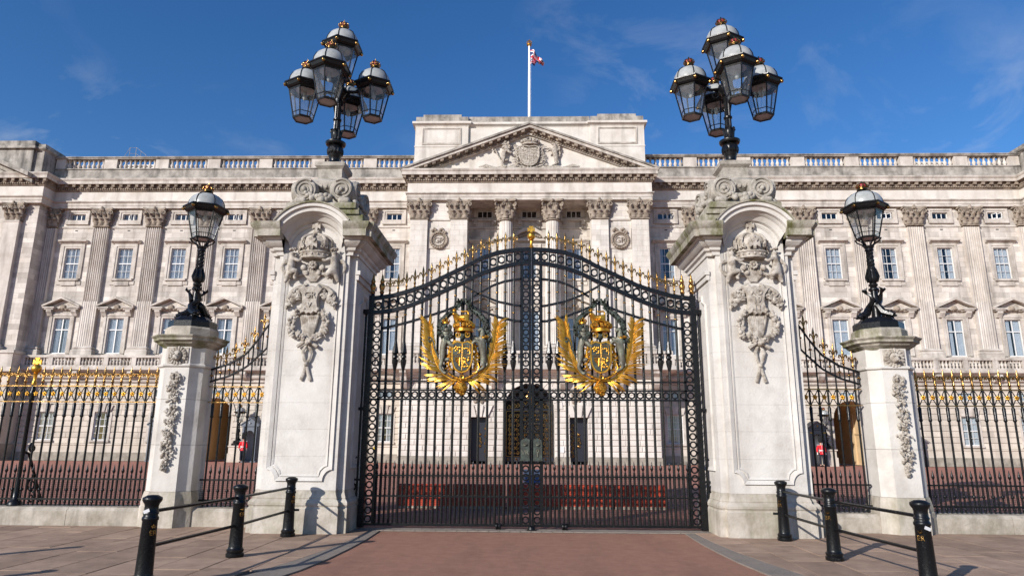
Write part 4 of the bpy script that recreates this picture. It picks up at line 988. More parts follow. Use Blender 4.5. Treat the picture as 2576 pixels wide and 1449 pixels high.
for i in range(76): MESHW.box(.2 + i * .037, .204 + i * .037, .03, .034, .1, .95)
for i in range(24): MESHW.box(.2, 3.0, .034, .038, .1 + i * .037, .104 + i * .037)
for s in (-1, 1):
    side = SIDE[s]
    G = thing('iron_gate', '%s leaf of the tall black iron gate with gilded arms and fleur-de-lis crest' % side, 'gate', (0, GY, 0), 'leaves of the main gate')
    def B(mb, name, mt='iron', smooth=40): return mb.build(name, mt, G, smooth)
    def bx(x0, x1, z0, z1, d=.05, mt='iron', name='rail'): return B(MB().box(*sorted((s * x0, s * x1)), -d / 2, d / 2, z0, z1), name, mt, 0)
    bx(3.16, 3.27, .02, 4.46, .11, name='hinge_post'); bx(2.97, 3.02, .06, 4.44, .05, name='stile'); bx(.163, .225, .06, 5.42, .05, name='stile')
    bx(.004, .05, .03, 5.46, .09, name='meeting_stile')
    for z, h, mt in ((.075, .045, 'worniron'), (.585, .032, 'worniron'), (.96, .03, 'iron'), (2.395, .034, 'iron'), (2.575, .03, 'iron'), (2.742, .03, 'iron')):
        bx(.05, 3.16, z - h / 2, z + h / 2, .045 if z < 1 else .05, mt)
    for tab, h, d in ((ZT, .084, .08), (ZL, .084, .08)): B(rail_curve(tab, s, .03, 3.2, h, d), 'arched_rail', smooth=20)
    B(rail_curve(ZC, s, .2, 3.0, .046, .05), 'swept_rail', smooth=20)
    B(rail_curve(ZA, s, .2, 1.4, .044, .05), 'swept_rail', smooth=20); B(rail_curve(ZB, s, .2, 1.16, .044, .05), 'swept_rail', smooth=20)
    for k in range(16):
        x = .357 + .1675 * k; zt = lerp(ZT, x); b = MB()
        b.tube([(s * x, 0, .09), (s * x, 0, zt)], .026, 8)
        for z in (.62, .93, .99, 2.36, 2.61, 2.71, 2.78, lerp(ZC, x) - .03, lerp(ZC, x) + .03, lerp(ZL, x) - .05, lerp(ZT, x) + .04): b.lathe([(.023, -.014), (.033, -.007), (.033, .007), (.023, .014)], (s * x, 0, z), 8)
        if k in (0, 1, 13, 14):
            b.lathe([(.023, 2.94), (.058, 3.1), (.062, 3.16), (.034, 3.19), (.058, 3.21), (.058, 3.24), (.034, 3.27), (.066, 3.3), (.05, 3.4), (.023, 3.56)], (s * x, 0, 0), 8)
        B(b, 'bar')
        fo = obj('finial', FLEUR, G, (s * x, 0, zt + .05)); fo.scale = (.72, 1.1, .97)
        zs_ = []
        if x > 1.4: zs_ = [(lerp(ZL, x) * .52 + lerp(ZC, x) * .48)]
        elif x > 1.1: zs_ = [4.55]
        else: zs_ = [(lerp(ZL, x) + lerp(ZB, x)) / 2, (lerp(ZB, x) + lerp(ZA, x)) / 2, (lerp(ZA, x) + lerp(ZC, x)) / 2]
        for z in zs_:
            q = obj('bead', BEAD, G, (s * x, 0, z)); q.rotation_euler = (0, s * .35 if x > .6 else 0, 0)
    for k in range(17):
        x = .273 + .1675 * k; b = MB().tube([(s * x, 0, .09), (s * x, 0, 1.04)], .0205, 8)
        for z in (.6, .72, .93, .99): b.lathe([(.016, -.02), (.028, -.008), (.028, .008), (.016, .02)], (s * x, 0, z), 8)
        B(b, 'dog_bar'); obj('spike', SPIKE, G, (s * x, 0, 1.02))
        obj('ring', RING, G, (s * x, 0, 2.485))
        xm = .273 + .1675 * k; q = obj('ring', RING, G, (s * xm, 0, (lerp(ZT, xm) + lerp(ZL, xm)) / 2)); q.scale = (1.12, 1.1, 1.28)
    for x in (3.09, .108):
        for k in range(27):
            z = .17 + k * .1545
            if z > (4.02 if x > 1 else 5.0): break
            obj('ring', RING, G, (s * x, 0, z))
        if x < 1:
            for k in range(27, 33):
                if .17 + k * .1545 < 5.05: obj('ring', RING, G, (s * x, 0, .17 + k * .1545))
    q = obj('ring', RING, G, (s * 3.09, 0, 4.26)); q.scale = (1.1, 1.1, 1.25); q = obj('ring', RING, G, (s * .108, 0, 5.28)); q.scale = (1.1, 1.1, 1.25)
    fin = MB().lathe([(.035, 0), (.05, .03), (.035, .06), (.05, .1), (.062, .15), (.05, .2), (.035, .22), (.05, .25), (.03, .31), (.02, .34), (.024, .36), (.002, .41)], n=10).mesh('urn_finial', 'gold', 50)
    for x in (3.215, 3.03):
        B(MB().lathe([(.05, 4.42), (.05, 4.46), (.035, 4.48), (.035, 4.56)], (s * x, 0, 0), 8), 'finial_stem'); obj('urn_finial', fin, G, (s * x, 0, 4.5))
    if s < 0:
        f = MB().lathe([(.04, 0), (.05, .03), (.03, .06), (.028, .15), (.05, .17), (.03, .19)], n=10); f.ball((0, 0, .26), .085, 12, 8)
        f.extr([(-.02, .33), (.02, .33), (.028, .375), (.075, .35), (.075, .44), (.028, .415), (.05, .47), (-.05, .47), (-.028, .415), (-.075, .44), (-.075, .35), (-.028, .375)], 'y', -.012, .012)
        f.build('orb_finial', 'brightgold', G, 40, (0, 0, 5.46))
    if s > 0: stuff(MESHW.build('wire_mesh', 'iron', G, 0))
    if s < 0:
        mw = MB(); mw.v = [(-x, y, z) for x, y, z in MESHW.v]; mw.f = MESHW.f; stuff(mw.build('wire_mesh', 'iron', G, 0))
    emblem(G, (s * 1.35, -.04, 2.46))
    # hinge straps, drop bolts, wheel, lock case
    B(MB().box(*sorted((s * 3.2, s * 3.56)), -.07, .07, 4.08, 4.17), 'hinge_strap'); B(MB().box(*sorted((s * 3.2, s * 3.44)), -.03, .03, 2.18, 2.24), 'hinge_strap'); B(MB().box(*sorted((s * 3.2, s * 3.44)), -.03, .03, .86, .9), 'hinge_strap')
    B(MB().tube([(s * 3.33, .02, .45), (s * 3.33, .02, 4.1)], .022, 8), 'drop_bolt')
    bl = MB()
    spiral(bl, (s * 3.4, -.02, .74), ((s, 0, 0), (0, 0, 1)), .07, .018, 1.3); bl.tube([(s * 3.33, 0, .62), (s * 3.42, -.02, .6), (s * 3.42, -.02, 1.25), (s * 3.35, 0, 1.3)], .016, 6); B(bl, 'bolt_handle')
    wh = MB().lathe([(.0, -.05), (.06, -.05), (.07, -.03), (.05, 0), (.07, .03), (.06, .05), (0, .05)], n=14); wh.xf(0, Matrix.Rotation(PI / 2, 4, 'Y')); wh.xf(0, Matrix.Translation((s * .62, -.03, .06)))
    wh.box(s * .62 - .09, s * .62 + .09, -.04, .03, .06, .1); B(wh, 'wheel', 'worniron')
    lk = MB().extr([(s * .035, 1.27), (s * .205, 1.27), (s * .205, 1.6), (s * .19, 1.63), (s * .1, 1.67), (s * .035, 1.64)], 'y', -.13, -.05)
    lk.box(*sorted((s * .03, s * .215)), -.14, -.05, 1.245, 1.275)
    lo = B(lk, 'lock_case', 'verdigris', 0)
    cw = MB(); crown(cw, (s * .12, -.135, 1.53), .035, .06, 6); cw.build('crown', 'bronze', lo)
    if s < 0: obj('monogram', text_mesh('monogram', 'VR', .12, .006, 'bronze'), lo, (-.12, -.132, 1.36))
    else: MB().tube([(.12, -.135, 1.32), (.12, -.135, 1.42)], .014, 6).ring((.12, -.135, 1.43), .022, .01, 12, 5).build('keyhole', 'bronze', lo)
B0 = MB().box(-.09, .09, -.12, .08, -.03, .02).lathe([(.08, 0), (.06, .06), (.0, .09)], n=12).build('gate_stop', 'worniron')
tag(B0, 'low rounded iron gate stop on the ground where the two gate leaves meet', 'gate stop'); B0.location = (0, GY - .08, -.005)
# ================================================================ stone gate piers
NPL = [(-.68, -.81), (.68, -.81), (.68, -.7), (.81, -.7), (.81, .7), (.68, .7), (.68, .81), (-.68, .81), (-.68, .7), (-.81, .7), (-.81, -.7), (-.68, -.7)]
def leaflet(mb, p, an, L, w, lift=.03):
    x, y, z = p; dx, dz = math.cos(an) * L, math.sin(an) * L
    mb.tube([(x - dx * .4, y, z - dz * .4), (x - dx * .05, y - lift * .6, z - dz * .05), (x + dx * .3, y - lift, z + dz * .3), (x + dx * .6, y - lift * .4, z + dz * .6)], [w * .35, w, w * .8, w * .08], 5, .55)
def pier(s):
    side = SIDE[s]
    T = thing('gate_pier', 'tall carved stone gate pier %s of the gate, its shield reads %s' % (side, 'GR V' if s < 0 else 'AD 1911'), 'gate pier', (s * 4.184, GY, 0), 'great piers of the main gate')
    B = lambda mb, name, mt='pier', smooth=30, par=T: mb.build(name, mt, par, smooth)
    B(MB().plan(NPL, [(.085, 0), (.085, .42), (.07, .44), (.07, .46), (.085, .48), (.085, .52), (.06, .56), (.03, .585), (.035, .6), (.02, .64), (0, .7), (0, .73)]), 'base', 'pierbase', 20)
    zs = [.73, 1.317, 1.80, 2.277, 2.77, 3.24, 3.716, 4.131, 4.537, 5.14]
    for a, b in zip(zs, zs[1:]):
        B(MB().plan(NPL, [(-.005, a), (0, a + .002), (0, b - .002), (-.005, b)]), 'stone_course', 'pier', 20)
    # raised frame moulding of the front panel and of the panel on the gate side
    def frame(pts, w, h, y0, nm):
        mb = MB(); v = [Vector(p) for p in pts]
        inn = offset(pts, w, False)
        for (a, b), (c, d) in zip(zip(pts, pts[1:]), zip(inn, inn[1:])):
            mb.loft([[(a[0], y0, a[1]), (b[0], y0, b[1]), (d[0], y0, d[1]), (c[0], y0, c[1])], [(a[0], y0 - h, a[1]), (b[0], y0 - h, b[1]), (d[0], y0 - h * .4, d[1]), (c[0], y0 - h * .4, c[1])]])
        return mb
    arcL = [(-.597 + .2 * math.sin(t), .89 + .2 * math.cos(t)) for t in [PI / 2 * i / 6 for i in range(7)]]
    pts = [(-.6, 5.12), (-.6, 1.09)] + [(-.6 + .17 * math.sin(PI / 2 * i / 6) , .89 + .2 * math.cos(PI / 2 * i / 6)) for i in range(1, 7)] + [(.6 - .17 * math.sin(PI / 2 * i / 6), .89 + .2 * math.cos(PI / 2 * i / 6)) for i in range(6, -1, -1)] + [(.6, 5.12)]
    B(frame(pts, -.07, .035, -.81, 'f'), 'panel_moulding', 'pier', 0)
    pts2 = [(x * .84, z if z > 5 else z + (.08 if z < 1.0 else .06)) for x, z in pts]
    B(frame(pts2, -.03, .018, -.81, 'f'), 'panel_moulding', 'pier', 0)
    ps = [(-.42, 4.2), (-.42, 1.1), (.42, 1.1), (.42, 4.2), (.2, 4.3), (.2, 4.42), (-.2, 4.42), (-.2, 4.3), (-.42, 4.2)]
    for q in (-1, 1):
        mb = frame(ps, -.06, .035, -.81, 'f'); mb.xf(0, Matrix.Rotation(q * PI / 2, 4, 'Z')); B(mb, 'side_moulding', 'pier', 0)
        B(MB().box(*sorted((q * .79, q * .88)), -.74, .74, 4.72, 4.8).box(*sorted((q * .79, q * .85)), -.72, .72, 4.62, 4.72), 'side_string', 'pier', 0)
    # cornice: stops short on the front, where an arch springs
    PATHC = [(.66, -.81), (.66, -.81)]
    prof = [(.1, 5.37), (.32, 5.39), (.32, 5.52), (.36, 5.57), (.38, 5.62), (.38, 5.66), (-.2, 5.72)]
    bed = [(-.02, 5.08), (.025, 5.08), (.03, 5.14), (.075, 5.17), (.085, 5.22), (.14, 5.25), (.19, 5.31), (.19, 5.345), (.24, 5.365), (.24, 5.388)]
    path = [(-.6, -.81), (-.72, -.81), (-.72, -.74), (-.81, -.74), (-.81, .81), (.81, .81), (.81, -.74), (.72, -.74), (.72, -.81), (.6, -.81)]
    mb = MB(); pr = path[::-1]
    rings = [[(x, y, z) for x, y in offset(pr, -d if 0 else d, False)] for d, z in prof]
    mb.loft(rings, False)
    for e in (0, -1): mb.f.append(tuple(len(mb.v) - len(prof) * len(path) + k * len(path) + (0 if e == 0 else len(path) - 1) for k in range(len(prof))))
    B(mb, 'cornice', 'mossy', 25)
    mb = MB().loft([[(x, y, z) for x, y in offset(pr, d, False)] for d, z in bed], False)
    for e in (0, len(path) - 1): mb.f.append(tuple(k * len(path) + e for k in range(len(bed))))
    B(mb, 'bed_moulding', 'pier', 25)
    cz = 5.169; ro = .891
    ring = [(.50, -.8), (.54, -.84), (.56, -.84), (.58, -.9), (.66, -.97), (.68, -1.03), (.7, -1.05), (.715, -1.11), (.79, -1.12), (.80, -1.165), (.862, -1.17)]
    a = R_(54.5); n = 24
    def xend(r): return .495 + (.73 - .495) * min(1, max(0, (r - .5) / .391))
    B(MB().loft([[(r * math.sin(math.asin(xend(r) / r) * f), y, cz + r * math.cos(math.asin(xend(r) / r) * f)) for r, y in ring] for f in [-1 + 2 * i / n for i in range(n + 1)]], False), 'arch_hood', 'pier', 30)
    B(MB().loft([[(r * math.sin(math.asin(xend(min(r, .891)) / r) * f), y, cz + r * math.cos(math.asin(xend(min(r, .891)) / r) * f)) for r, y in ((.86, -1.165), (.866, -1.195), (.895, -1.2), (.897, -.4))] for f in [-1 + 2 * i / n for i in range(n + 1)]], False), 'arch_fillet', 'mossy', 30)
    B(MB().extr([(-.62, 5.1), (.62, 5.1), (.62, 5.5)] + [(.62 * math.cos(PI * i / 10) , 5.5 + .25 * math.sin(PI * i / 10)) for i in range(1, 10)] + [(-.62, 5.5)], 'y', -.79, -.5), 'tympanum', 'pier', 0)
    tn = MB().extr([(ro * math.sin(t) * .995, cz + ro * math.cos(t) * .995) for t in [-a + 2 * a * i / n for i in range(n + 1)]] , 'y', -.6, .5); B(tn, 'arch_vault', 'mossy', 30)
    # stepped block
    B(MB().box(-.83, .83, -.62, .78, 5.66, 5.98), 'block', 'mossy', 0); B(MB().box(-.76, .76, -.66, .76, 5.98, 6.1), 'block', 'mossy', 0)
    B(MB().plan([(-.7, -.7), (.7, -.7), (.7, .7), (-.7, .7)], [(0, 6.09), (0, 6.19), (-.03, 6.22)]), 'block', 'mossy', 0)
    # volutes on all four faces
    dv = MB(); spr = MB()
    dv.lathe([(0, -.11), (.225, -.11), (.25, -.08), (.25, .08), (.225, .11), (0, .11)], n=24); dv.xf(0, Matrix.Rotation(PI / 2, 4, 'X'))
    spiral(dv, (0, -.115, 0), ((1, 0, 0), (0, 0, 1)), .222, .03, 2.4, 44, 1, PI * .3); dv.ball((0, -.12, 0), .05, 8, 6)
    dme = dv.mesh('volute', 'volute', 50)
    for k in range(4):
        for q in (-1, 1):
            v = Matrix.Rotation(k * PI / 2, 4, 'Z') @ Vector((q * .375, -.52, 6.51)); o = obj('volute', dme, T, v); o.rotation_euler = (0, 0, k * PI / 2)
            if q > 0: o.scale = (-1, 1, 1)
    for k in range(4):
        g = MB(); rr = random.Random(30 + k)
        for i in range(40):
            t = rr.random(); x = -.36 + .72 * t; z = 6.47 - .17 * math.sin(PI * t) ** .8 + rr.uniform(-.06, .05)
            g.ball((x, -.62 - .07 * math.sin(PI * t) + rr.uniform(-.03, .03), z), rr.uniform(.035, .065) * (.7 + .5 * math.sin(PI * t)), 8, 5)
        g.xf(0, Matrix.Rotation(k * PI / 2, 4, 'Z')); B(g, 'garland', 'volute', 50)
    for k in range(4):
        g = MB()
        for i in range(5): g.ball((-.5 + i * .03, -.62, 6.27), .07)
        for i in range(5): g.ball((.5 - i * .03, -.62, 6.27), .07)
        g.xf(0, Matrix.Rotation(k * PI / 2, 4, 'Z')); B(g, 'foot', 'volute', 50)
    bowl = MB(); sq = [(-.3, -.42), (.3, -.42), (.42, -.3), (.42, .3), (.3, .42), (-.3, .42), (-.42, .3), (-.42, -.3)]
    bowl.plan(sq, [(-.12, 6.2), (-.1, 6.4), (-.14, 6.48), (-.12, 6.52), (0, 6.58), (.06, 6.7), (.05, 6.76), (-.02, 6.8), (-.06, 6.84)])
    for k in range(7): bowl.ball((-.3 + k * .1, -.44, 6.67), .065, 6, 5, (.75, .6, 1.3))
    B(bowl, 'bowl', 'volute', 40)
    B(MB().plan([(-.25, -.25), (.25, -.25), (.25, .25), (-.25, .25)], [(.03, 6.8), (0, 6.86), (0, 7.1), (.03, 7.13), (.06, 7.16), (.065, 7.24)]), 'lamp_plinth', 'volute', 25)
    # relief on the front
    Y0 = -.81
    c = MB(); c.lathe([(.25, 4.99), (.285, 5.0), (.29, 5.025), (.275, 5.035), (.285, 5.1), (.305, 5.11), (.305, 5.135), (.285, 5.14)], (0, Y0, 0), 24)
    for k in range(16):
        t = 2 * PI * k / 16; c.ball((.285 * math.cos(t), Y0 + .285 * math.sin(t), 5.067), .022, 6, 4)
    for k in range(8):
        t = 2 * PI * k / 8 + PI / 2; cx_, cy_ = math.cos(t), math.sin(t); q_ = MB()
        if k % 2 == 0: q_.extr([(-.02, 5.14), (.02, 5.14), (.03, 5.22), (.1, 5.17), (.1, 5.31), (.03, 5.26), (.07, 5.36), (-.07, 5.36), (-.03, 5.26), (-.1, 5.31), (-.1, 5.17), (-.03, 5.22)], 'y', -.02, .03)
        else:
            q_.ball((0, 0, 5.27), .05, 8, 5, (.6, .6, 1.5))
            for e in (-1, 1): spiral(q_, (e * .05, 0, 5.22), ((e, 0, 0), (0, 0, 1)), .045, .02, 1.1, 10)
        q_.xf(0, Matrix.Translation((cx_ * .31, Y0 + cy_ * .31, 0)) @ Matrix.Rotation(t + PI / 2, 4, 'Z')); b_ = len(c.v); c.v += q_.v; c.f += [tuple(i + b_ for i in f) for f in q_.f]
    for k in range(4):
        t = PI / 4 * k; c.tube([(.31 * math.cos(a_) * math.cos(t), Y0 + .31 * math.cos(a_) * math.sin(t), 5.33 + .17 * math.sin(a_)) for a_ in [PI * j / 10 for j in range(11)]], .028, 6)
    c.ball((0, Y0 - .02, 5.55), .065, 10, 8); c.extr([(-.015, 5.56), (.015, 5.56), (.03, 5.63), (.08, 5.6), (.08, 5.72), (.03, 5.68), (.05, 5.74), (-.05, 5.74), (-.03, 5.68), (-.08, 5.72), (-.08, 5.6), (-.03, 5.63)], 'y', Y0 - .08, Y0 - .04)
    c.xf(0, Matrix.Translation((0, Y0, 0)) @ Matrix.Diagonal((1, .75, 1, 1)) @ Matrix.Translation((0, -Y0, 0))); B(c, 'carved_crown', 'relief', 50)
    cv = MB(); cv.lathe([(.25, 5.0), (.27, 5.3), (.24, 5.42), (.15, 5.47), (0, 5.49)], (0, Y0, 0), 14, 1, .7); B(cv, 'crown_cap', 'relief', 50)
    for q in (-1, 1):
        ch = skin_mesh('cherub', [(q * .44, Y0 - .06, 4.78, 0.094), (q * .43, Y0 - .08, 4.92, 0.088), (q * .42, Y0 - .08, 5.0, 0.085), (q * .41, Y0 - .09, 5.06, 0.037), (q * .4, Y0 - .1, 5.13, 0.088),
            (q * .36, Y0 - .15, 4.72, 0.075), (q * .28, Y0 - .14, 4.75, 0.062) if q < 0 else (q * .3, Y0 - .16, 4.68, 0.062), (q * .33, Y0 - .1, 4.62, 0.040), (q * .3, Y0 - .13, 4.58, 0.025),
            (q * .47, Y0 - .1, 4.66, 0.069), (q * .5, Y0 - .08, 4.56, 0.040), (q * .5, Y0 - .12, 4.52, 0.025),
            (q * .34, Y0 - .14, 4.98, 0.043), (q * .25, Y0 - .16, 4.93, 0.033), (q * .19, Y0 - .15, 4.97, 0.027)],
            [(0, 1), (1, 2), (2, 3), (3, 4), (0, 5), (5, 6), (6, 7), (7, 8), (0, 9), (9, 10), (10, 11), (2, 12), (12, 13), (13, 14)], 'relief')
        o = obj('cherub', ch, T)
        h = MB()
        for k in range(14):
            t = k * 2.4; h.ball((q * .4 + .06 * math.cos(t), Y0 - .1 + .04 * math.sin(t), 5.165 + .012 * (k % 3)), .02, 6, 4)
        h.build('hair', 'relief', o, 50)
        w = MB()
        for k in range(6):
            t = k / 5; w.tube([(q * .48, Y0 - .03, 4.95), (q * (.54 + .07 * t), Y0 - .05, 4.98 - .08 * t), (q * (.6 + .02 * math.sin(t * 3)), Y0 - .04, 4.9 - .12 * t), (q * (.58 - .04 * t), Y0 - .03, 4.78 - .1 * t), (q * (.5 - .02 * t), Y0 - .03, 4.74 - .06 * t)], [.015, .022, .022, .018, .008], 6, .6)
        w.build('wing', 'relief', o, 50)
    st = MB(); rr = random.Random(41)
    for k in range(15):
        t = -1 + 2 * k / 14; st.tube([(t * .05, Y0 - .02, 4.56), (t * .16, Y0 - .05, 4.7), (t * .32, Y0 - .05, 4.8 - .12 * abs(t)), (t * .46, Y0 - .03, 4.66 - .05 * abs(t)) if abs(t) > .55 else (t * .4, Y0 - .04, 4.9)], [.02, .026, .024, .01], 6, .7)
    for k in range(8): st.ball((.055 * math.cos(k * PI / 4), Y0 - .09, 4.87 + .055 * math.sin(k * PI / 4)), .035, 6, 4)
    st.ball((0, Y0 - .11, 4.87), .03)
    for q in (-1, 1): st.ball((q * .18, Y0 - .08, 4.82), .06, 8, 5, (1, .6, 1)); st.ball((q * .12, Y0 - .07, 4.72), .05, 8, 5, (1, .6, 1))
    B(st, 'flower_sheaf', 'relief', 50)
    shp = [(-.26, 4.42), (-.2, 4.43), (-.15, 4.49), (-.1, 4.44), (0, 4.47), (.1, 4.44), (.15, 4.49), (.2, 4.43), (.26, 4.42), (.17, 4.3), (.15, 4.15), (.19, 3.97), (.17, 3.92), (.1, 3.95), (.05, 3.9), (0, 3.93), (-.05, 3.9), (-.1, 3.95), (-.17, 3.92), (-.19, 3.97), (-.15, 4.15), (-.17, 4.3)]
    sh = MB().loft([[(x, Y0 + .01, z) for x, z in shp], [(x, Y0 - .09, z) for x, z in shp], [(x * .86, Y0 - .13, 4.2 + (z - 4.2) * .93) for x, z in shp]]); sho = B(sh, 'shield', 'relief', 40)
    for tx, z, sz in ((('GR', 4.22, .17), ('V', 4.04, .13)) if s < 0 else (('A·D', 4.29, .13), ('19', 4.14, .15), ('11', 3.99, .15))):
        obj('lettering', text_mesh('lettering', tx, sz, .014, 'relief'), sho, (0, Y0 - .135, z))
    fl = MB()
    for q in (-1, 1):
        for k in range(30):
            t = rr.random(); leaflet(fl, (q * (.22 + .26 * t), Y0 - .05 - rr.uniform(0, .03), 4.28 - .18 * max(0, t - .4) / .6 + rr.uniform(-.09, .09)), rr.uniform(-PI, PI), rr.uniform(.08, .14), rr.uniform(.018, .03))
        for k in range(8):
            t = rr.random(); fl.ball((q * (.24 + .24 * t + rr.uniform(-.03, .03)), Y0 - .05, 4.27 - .0 * t - .16 * max(0, t - .4) / .6 + rr.uniform(-.08, .08)), rr.uniform(.022, .045), 6, 4, (1, .7, 1.2))
        fl.tube([(q * .1, Y0 - .02, 4.5), (q * .3, Y0 - .04, 4.42), (q * .4, Y0 - .05, 4.34), (q * .46, Y0 - .04, 4.2), (q * .44, Y0 - .03, 4.05)], [.03, .045, .04, .03, .012], 6)
        fl.ball((q * .34, Y0 - .06, 4.2), .07, 8, 5, (1, .7, 1)); fl.ball((q * .46, Y0 - .04, 4.06), .04, 6, 4, (.8, .7, 1.4))
    B(fl, 'flowers', 'relief', 50)
    wr = MB()
    for q in (-1, 1):
        for k in range(70):
            t = k / 69; an = PI * (.62 - 1.1 * t); cx_, cz_ = .36 * math.cos(an) if an > -PI / 2 else 0, 3.75 + .36 * math.sin(an)
            x = .14 + .2 * math.sin(PI * min(1, t * 1.08)) ** .6; z = 4.0 - .62 * t; x = x * (1 - .85 * max(0, t - .72) / .28)
            px_, pz_, py_ = q * (x + rr.uniform(-.05, .05)), z + rr.uniform(-.03, .03), Y0 - .05 - rr.uniform(0, .05)
            if k % 4 == 0: wr.ball((px_, py_ - .02, pz_), rr.uniform(.03, .045), 8, 6)
            else: leaflet(wr, (px_, py_, pz_), rr.uniform(-.7, .7) + (PI / 2 + .5 * q if t < .8 else PI / 2 + q * 1.2), rr.uniform(.09, .15), rr.uniform(.022, .034))
    for k in range(9): t = -1 + k / 4; wr.tube([(t * .03, Y0 - .02, 3.4), (t * .1, Y0 - .05, 3.65), (t * .16, Y0 - .06, 3.9)], [.025, .035, .03], 6, .6)
    B(wr, 'wreath', 'relief', 50)
    rbn = MB()
    for q in (-1, 1):
        rbn.tube([(-q * .03, Y0 - .07, 3.44), (q * .19, Y0 - .07, 3.3)], [.03, .035], 6); rbn.tube([(q * .01, Y0 - .05, 3.36), (q * .08, Y0 - .06, 3.22), (q * .05, Y0 - .05, 3.08), (q * .0, Y0 - .04, 2.98)], [.02, .035, .03, .025], 6, .6)
        rbn.tube([(0, Y0 - .05, 2.98), (q * .03, Y0 - .04, 2.85), (q * .085, Y0 - .03, 2.68)], [.03, .03, .035], 6, .5)
    rbn.ball((0, Y0 - .06, 2.98), .045); rbn.ball((0, Y0 - .08, 3.38), .05); B(rbn, 'ribbon', 'relief', 50)
    return T
for s in (-1, 1): pier(s)

# ================================================================ lanterns
HEX = [(math.cos(PI / 3 * k + PI / 6), math.sin(PI / 3 * k + PI / 6)) for k in range(6)]
def hexr(r, z): return [(x * r, y * r, z) for x, y in HEX]
LM = {}
b = MB().loft([hexr(.205, .0), hexr(.235, 0), hexr(.245, .03), hexr(.225, .05)], True, False, False)
for k in range(6):
    x, y = HEX[k]; b.tube([(x * .225, y * .225, .04), (x * .365, y * .365, .66)], .017, 6)
    x2, y2 = HEX[(k + 1) % 6]; b.tube([(x * .25, y * .25, .135), (x2 * .25, y2 * .25, .135)], .009, 5)
LM['body'] = b.mesh('lantern', 'iron', 0)
e = MB().loft([hexr(.36, .63), hexr(.37, .66), hexr(.41, .675), hexr(.44, .71), hexr(.465, .77), hexr(.485, .785), hexr(.485, .81), hexr(.42, .825), hexr(.35, .83)], cap0=False, cap1=False); LM['eave'] = e.mesh('eave', 'iron', 0)
d = MB().lathe([(.375, .825), (.375, .87), (.36, .96), (.31, 1.055), (.215, 1.13), (.09, 1.17)], n=24); LM['dome'] = d.mesh('dome', 'opal', 60)
rb = MB()
for k in range(6):
    x, y = HEX[k]; rb.tube([(x * r, y * r, z) for r, z in ((.381, .826), (.38, .875), (.364, .965), (.314, 1.06), (.218, 1.138), (.09, 1.177))], .011, 5)
rb.lathe([(.11, 1.15), (.12, 1.165), (.075, 1.18), (.06, 1.2), (.085, 1.21), (.085, 1.225), (.05, 1.235)], n=12); LM['rib'] = rb.mesh('rib', 'iron', 50)
cr = MB(); crown(cr, (0, 0, 1.215), .118, .235, 8); LM['crown'] = cr.mesh('crown', 'gold', 50)
LM['cap'] = MB().ball((0, 0, 1.31), .1, 10, 6, (1, 1, .75)).mesh('crown_cap', 'velvet')
LM['pane'] = MB().loft([[(HEX[0][0] * .222, HEX[0][1] * .222, .05), (HEX[1][0] * .222, HEX[1][1] * .222, .05)], [(HEX[0][0] * .36, HEX[0][1] * .36, .65), (HEX[1][0] * .36, HEX[1][1] * .36, .65)]], False).mesh('pane', 'lampglass', 0)
bt = MB(); bt.v = hexr(.22, .02); bt.f = [(0, 1, 2, 3, 4, 5)]; LM['floor'] = bt.mesh('lantern_floor', 'opal', 0)
bu = MB().lathe([(.0, .74), (.2, .73), (.22, .69), (.05, .68), (.04, .6), (.055, .54), (.03, .48), (0, .46)], n=12); LM['burner'] = bu.mesh('burner', 'opal', 50)
LM['boss'] = MB().ball((0, 0, 0), .044, 8, 6).mesh('boss', 'gold')
def lantern(parent, loc, sc=(1, 1, 1), rz=0):
    o = obj('lantern', LM['body'], parent, loc); o.scale = sc; o.rotation_euler = (0, 0, rz)
    for k in ('eave', 'dome', 'rib', 'crown', 'floor', 'burner'): obj(LM[k].name.split('.')[0], LM[k], o)
    obj('crown_cap', LM['cap'], o)
    for k in range(6):
        p = obj('pane', LM['pane'], o); p.rotation_euler = (0, 0, PI / 3 * k)
        x, y = HEX[k]; obj('boss', LM['boss'], o, (x * .46, y * .46, .735))
    return o
def gadroon(mb, z0, z1, r, n=14):
    for k in range(n):
        t = 2 * PI * k / n; mb.ball((r * .86 * math.cos(t), r * .86 * math.sin(t), (z0 + z1) / 2), r * .23, 6, 5, (1, 1, (z1 - z0) / (r * .46)))
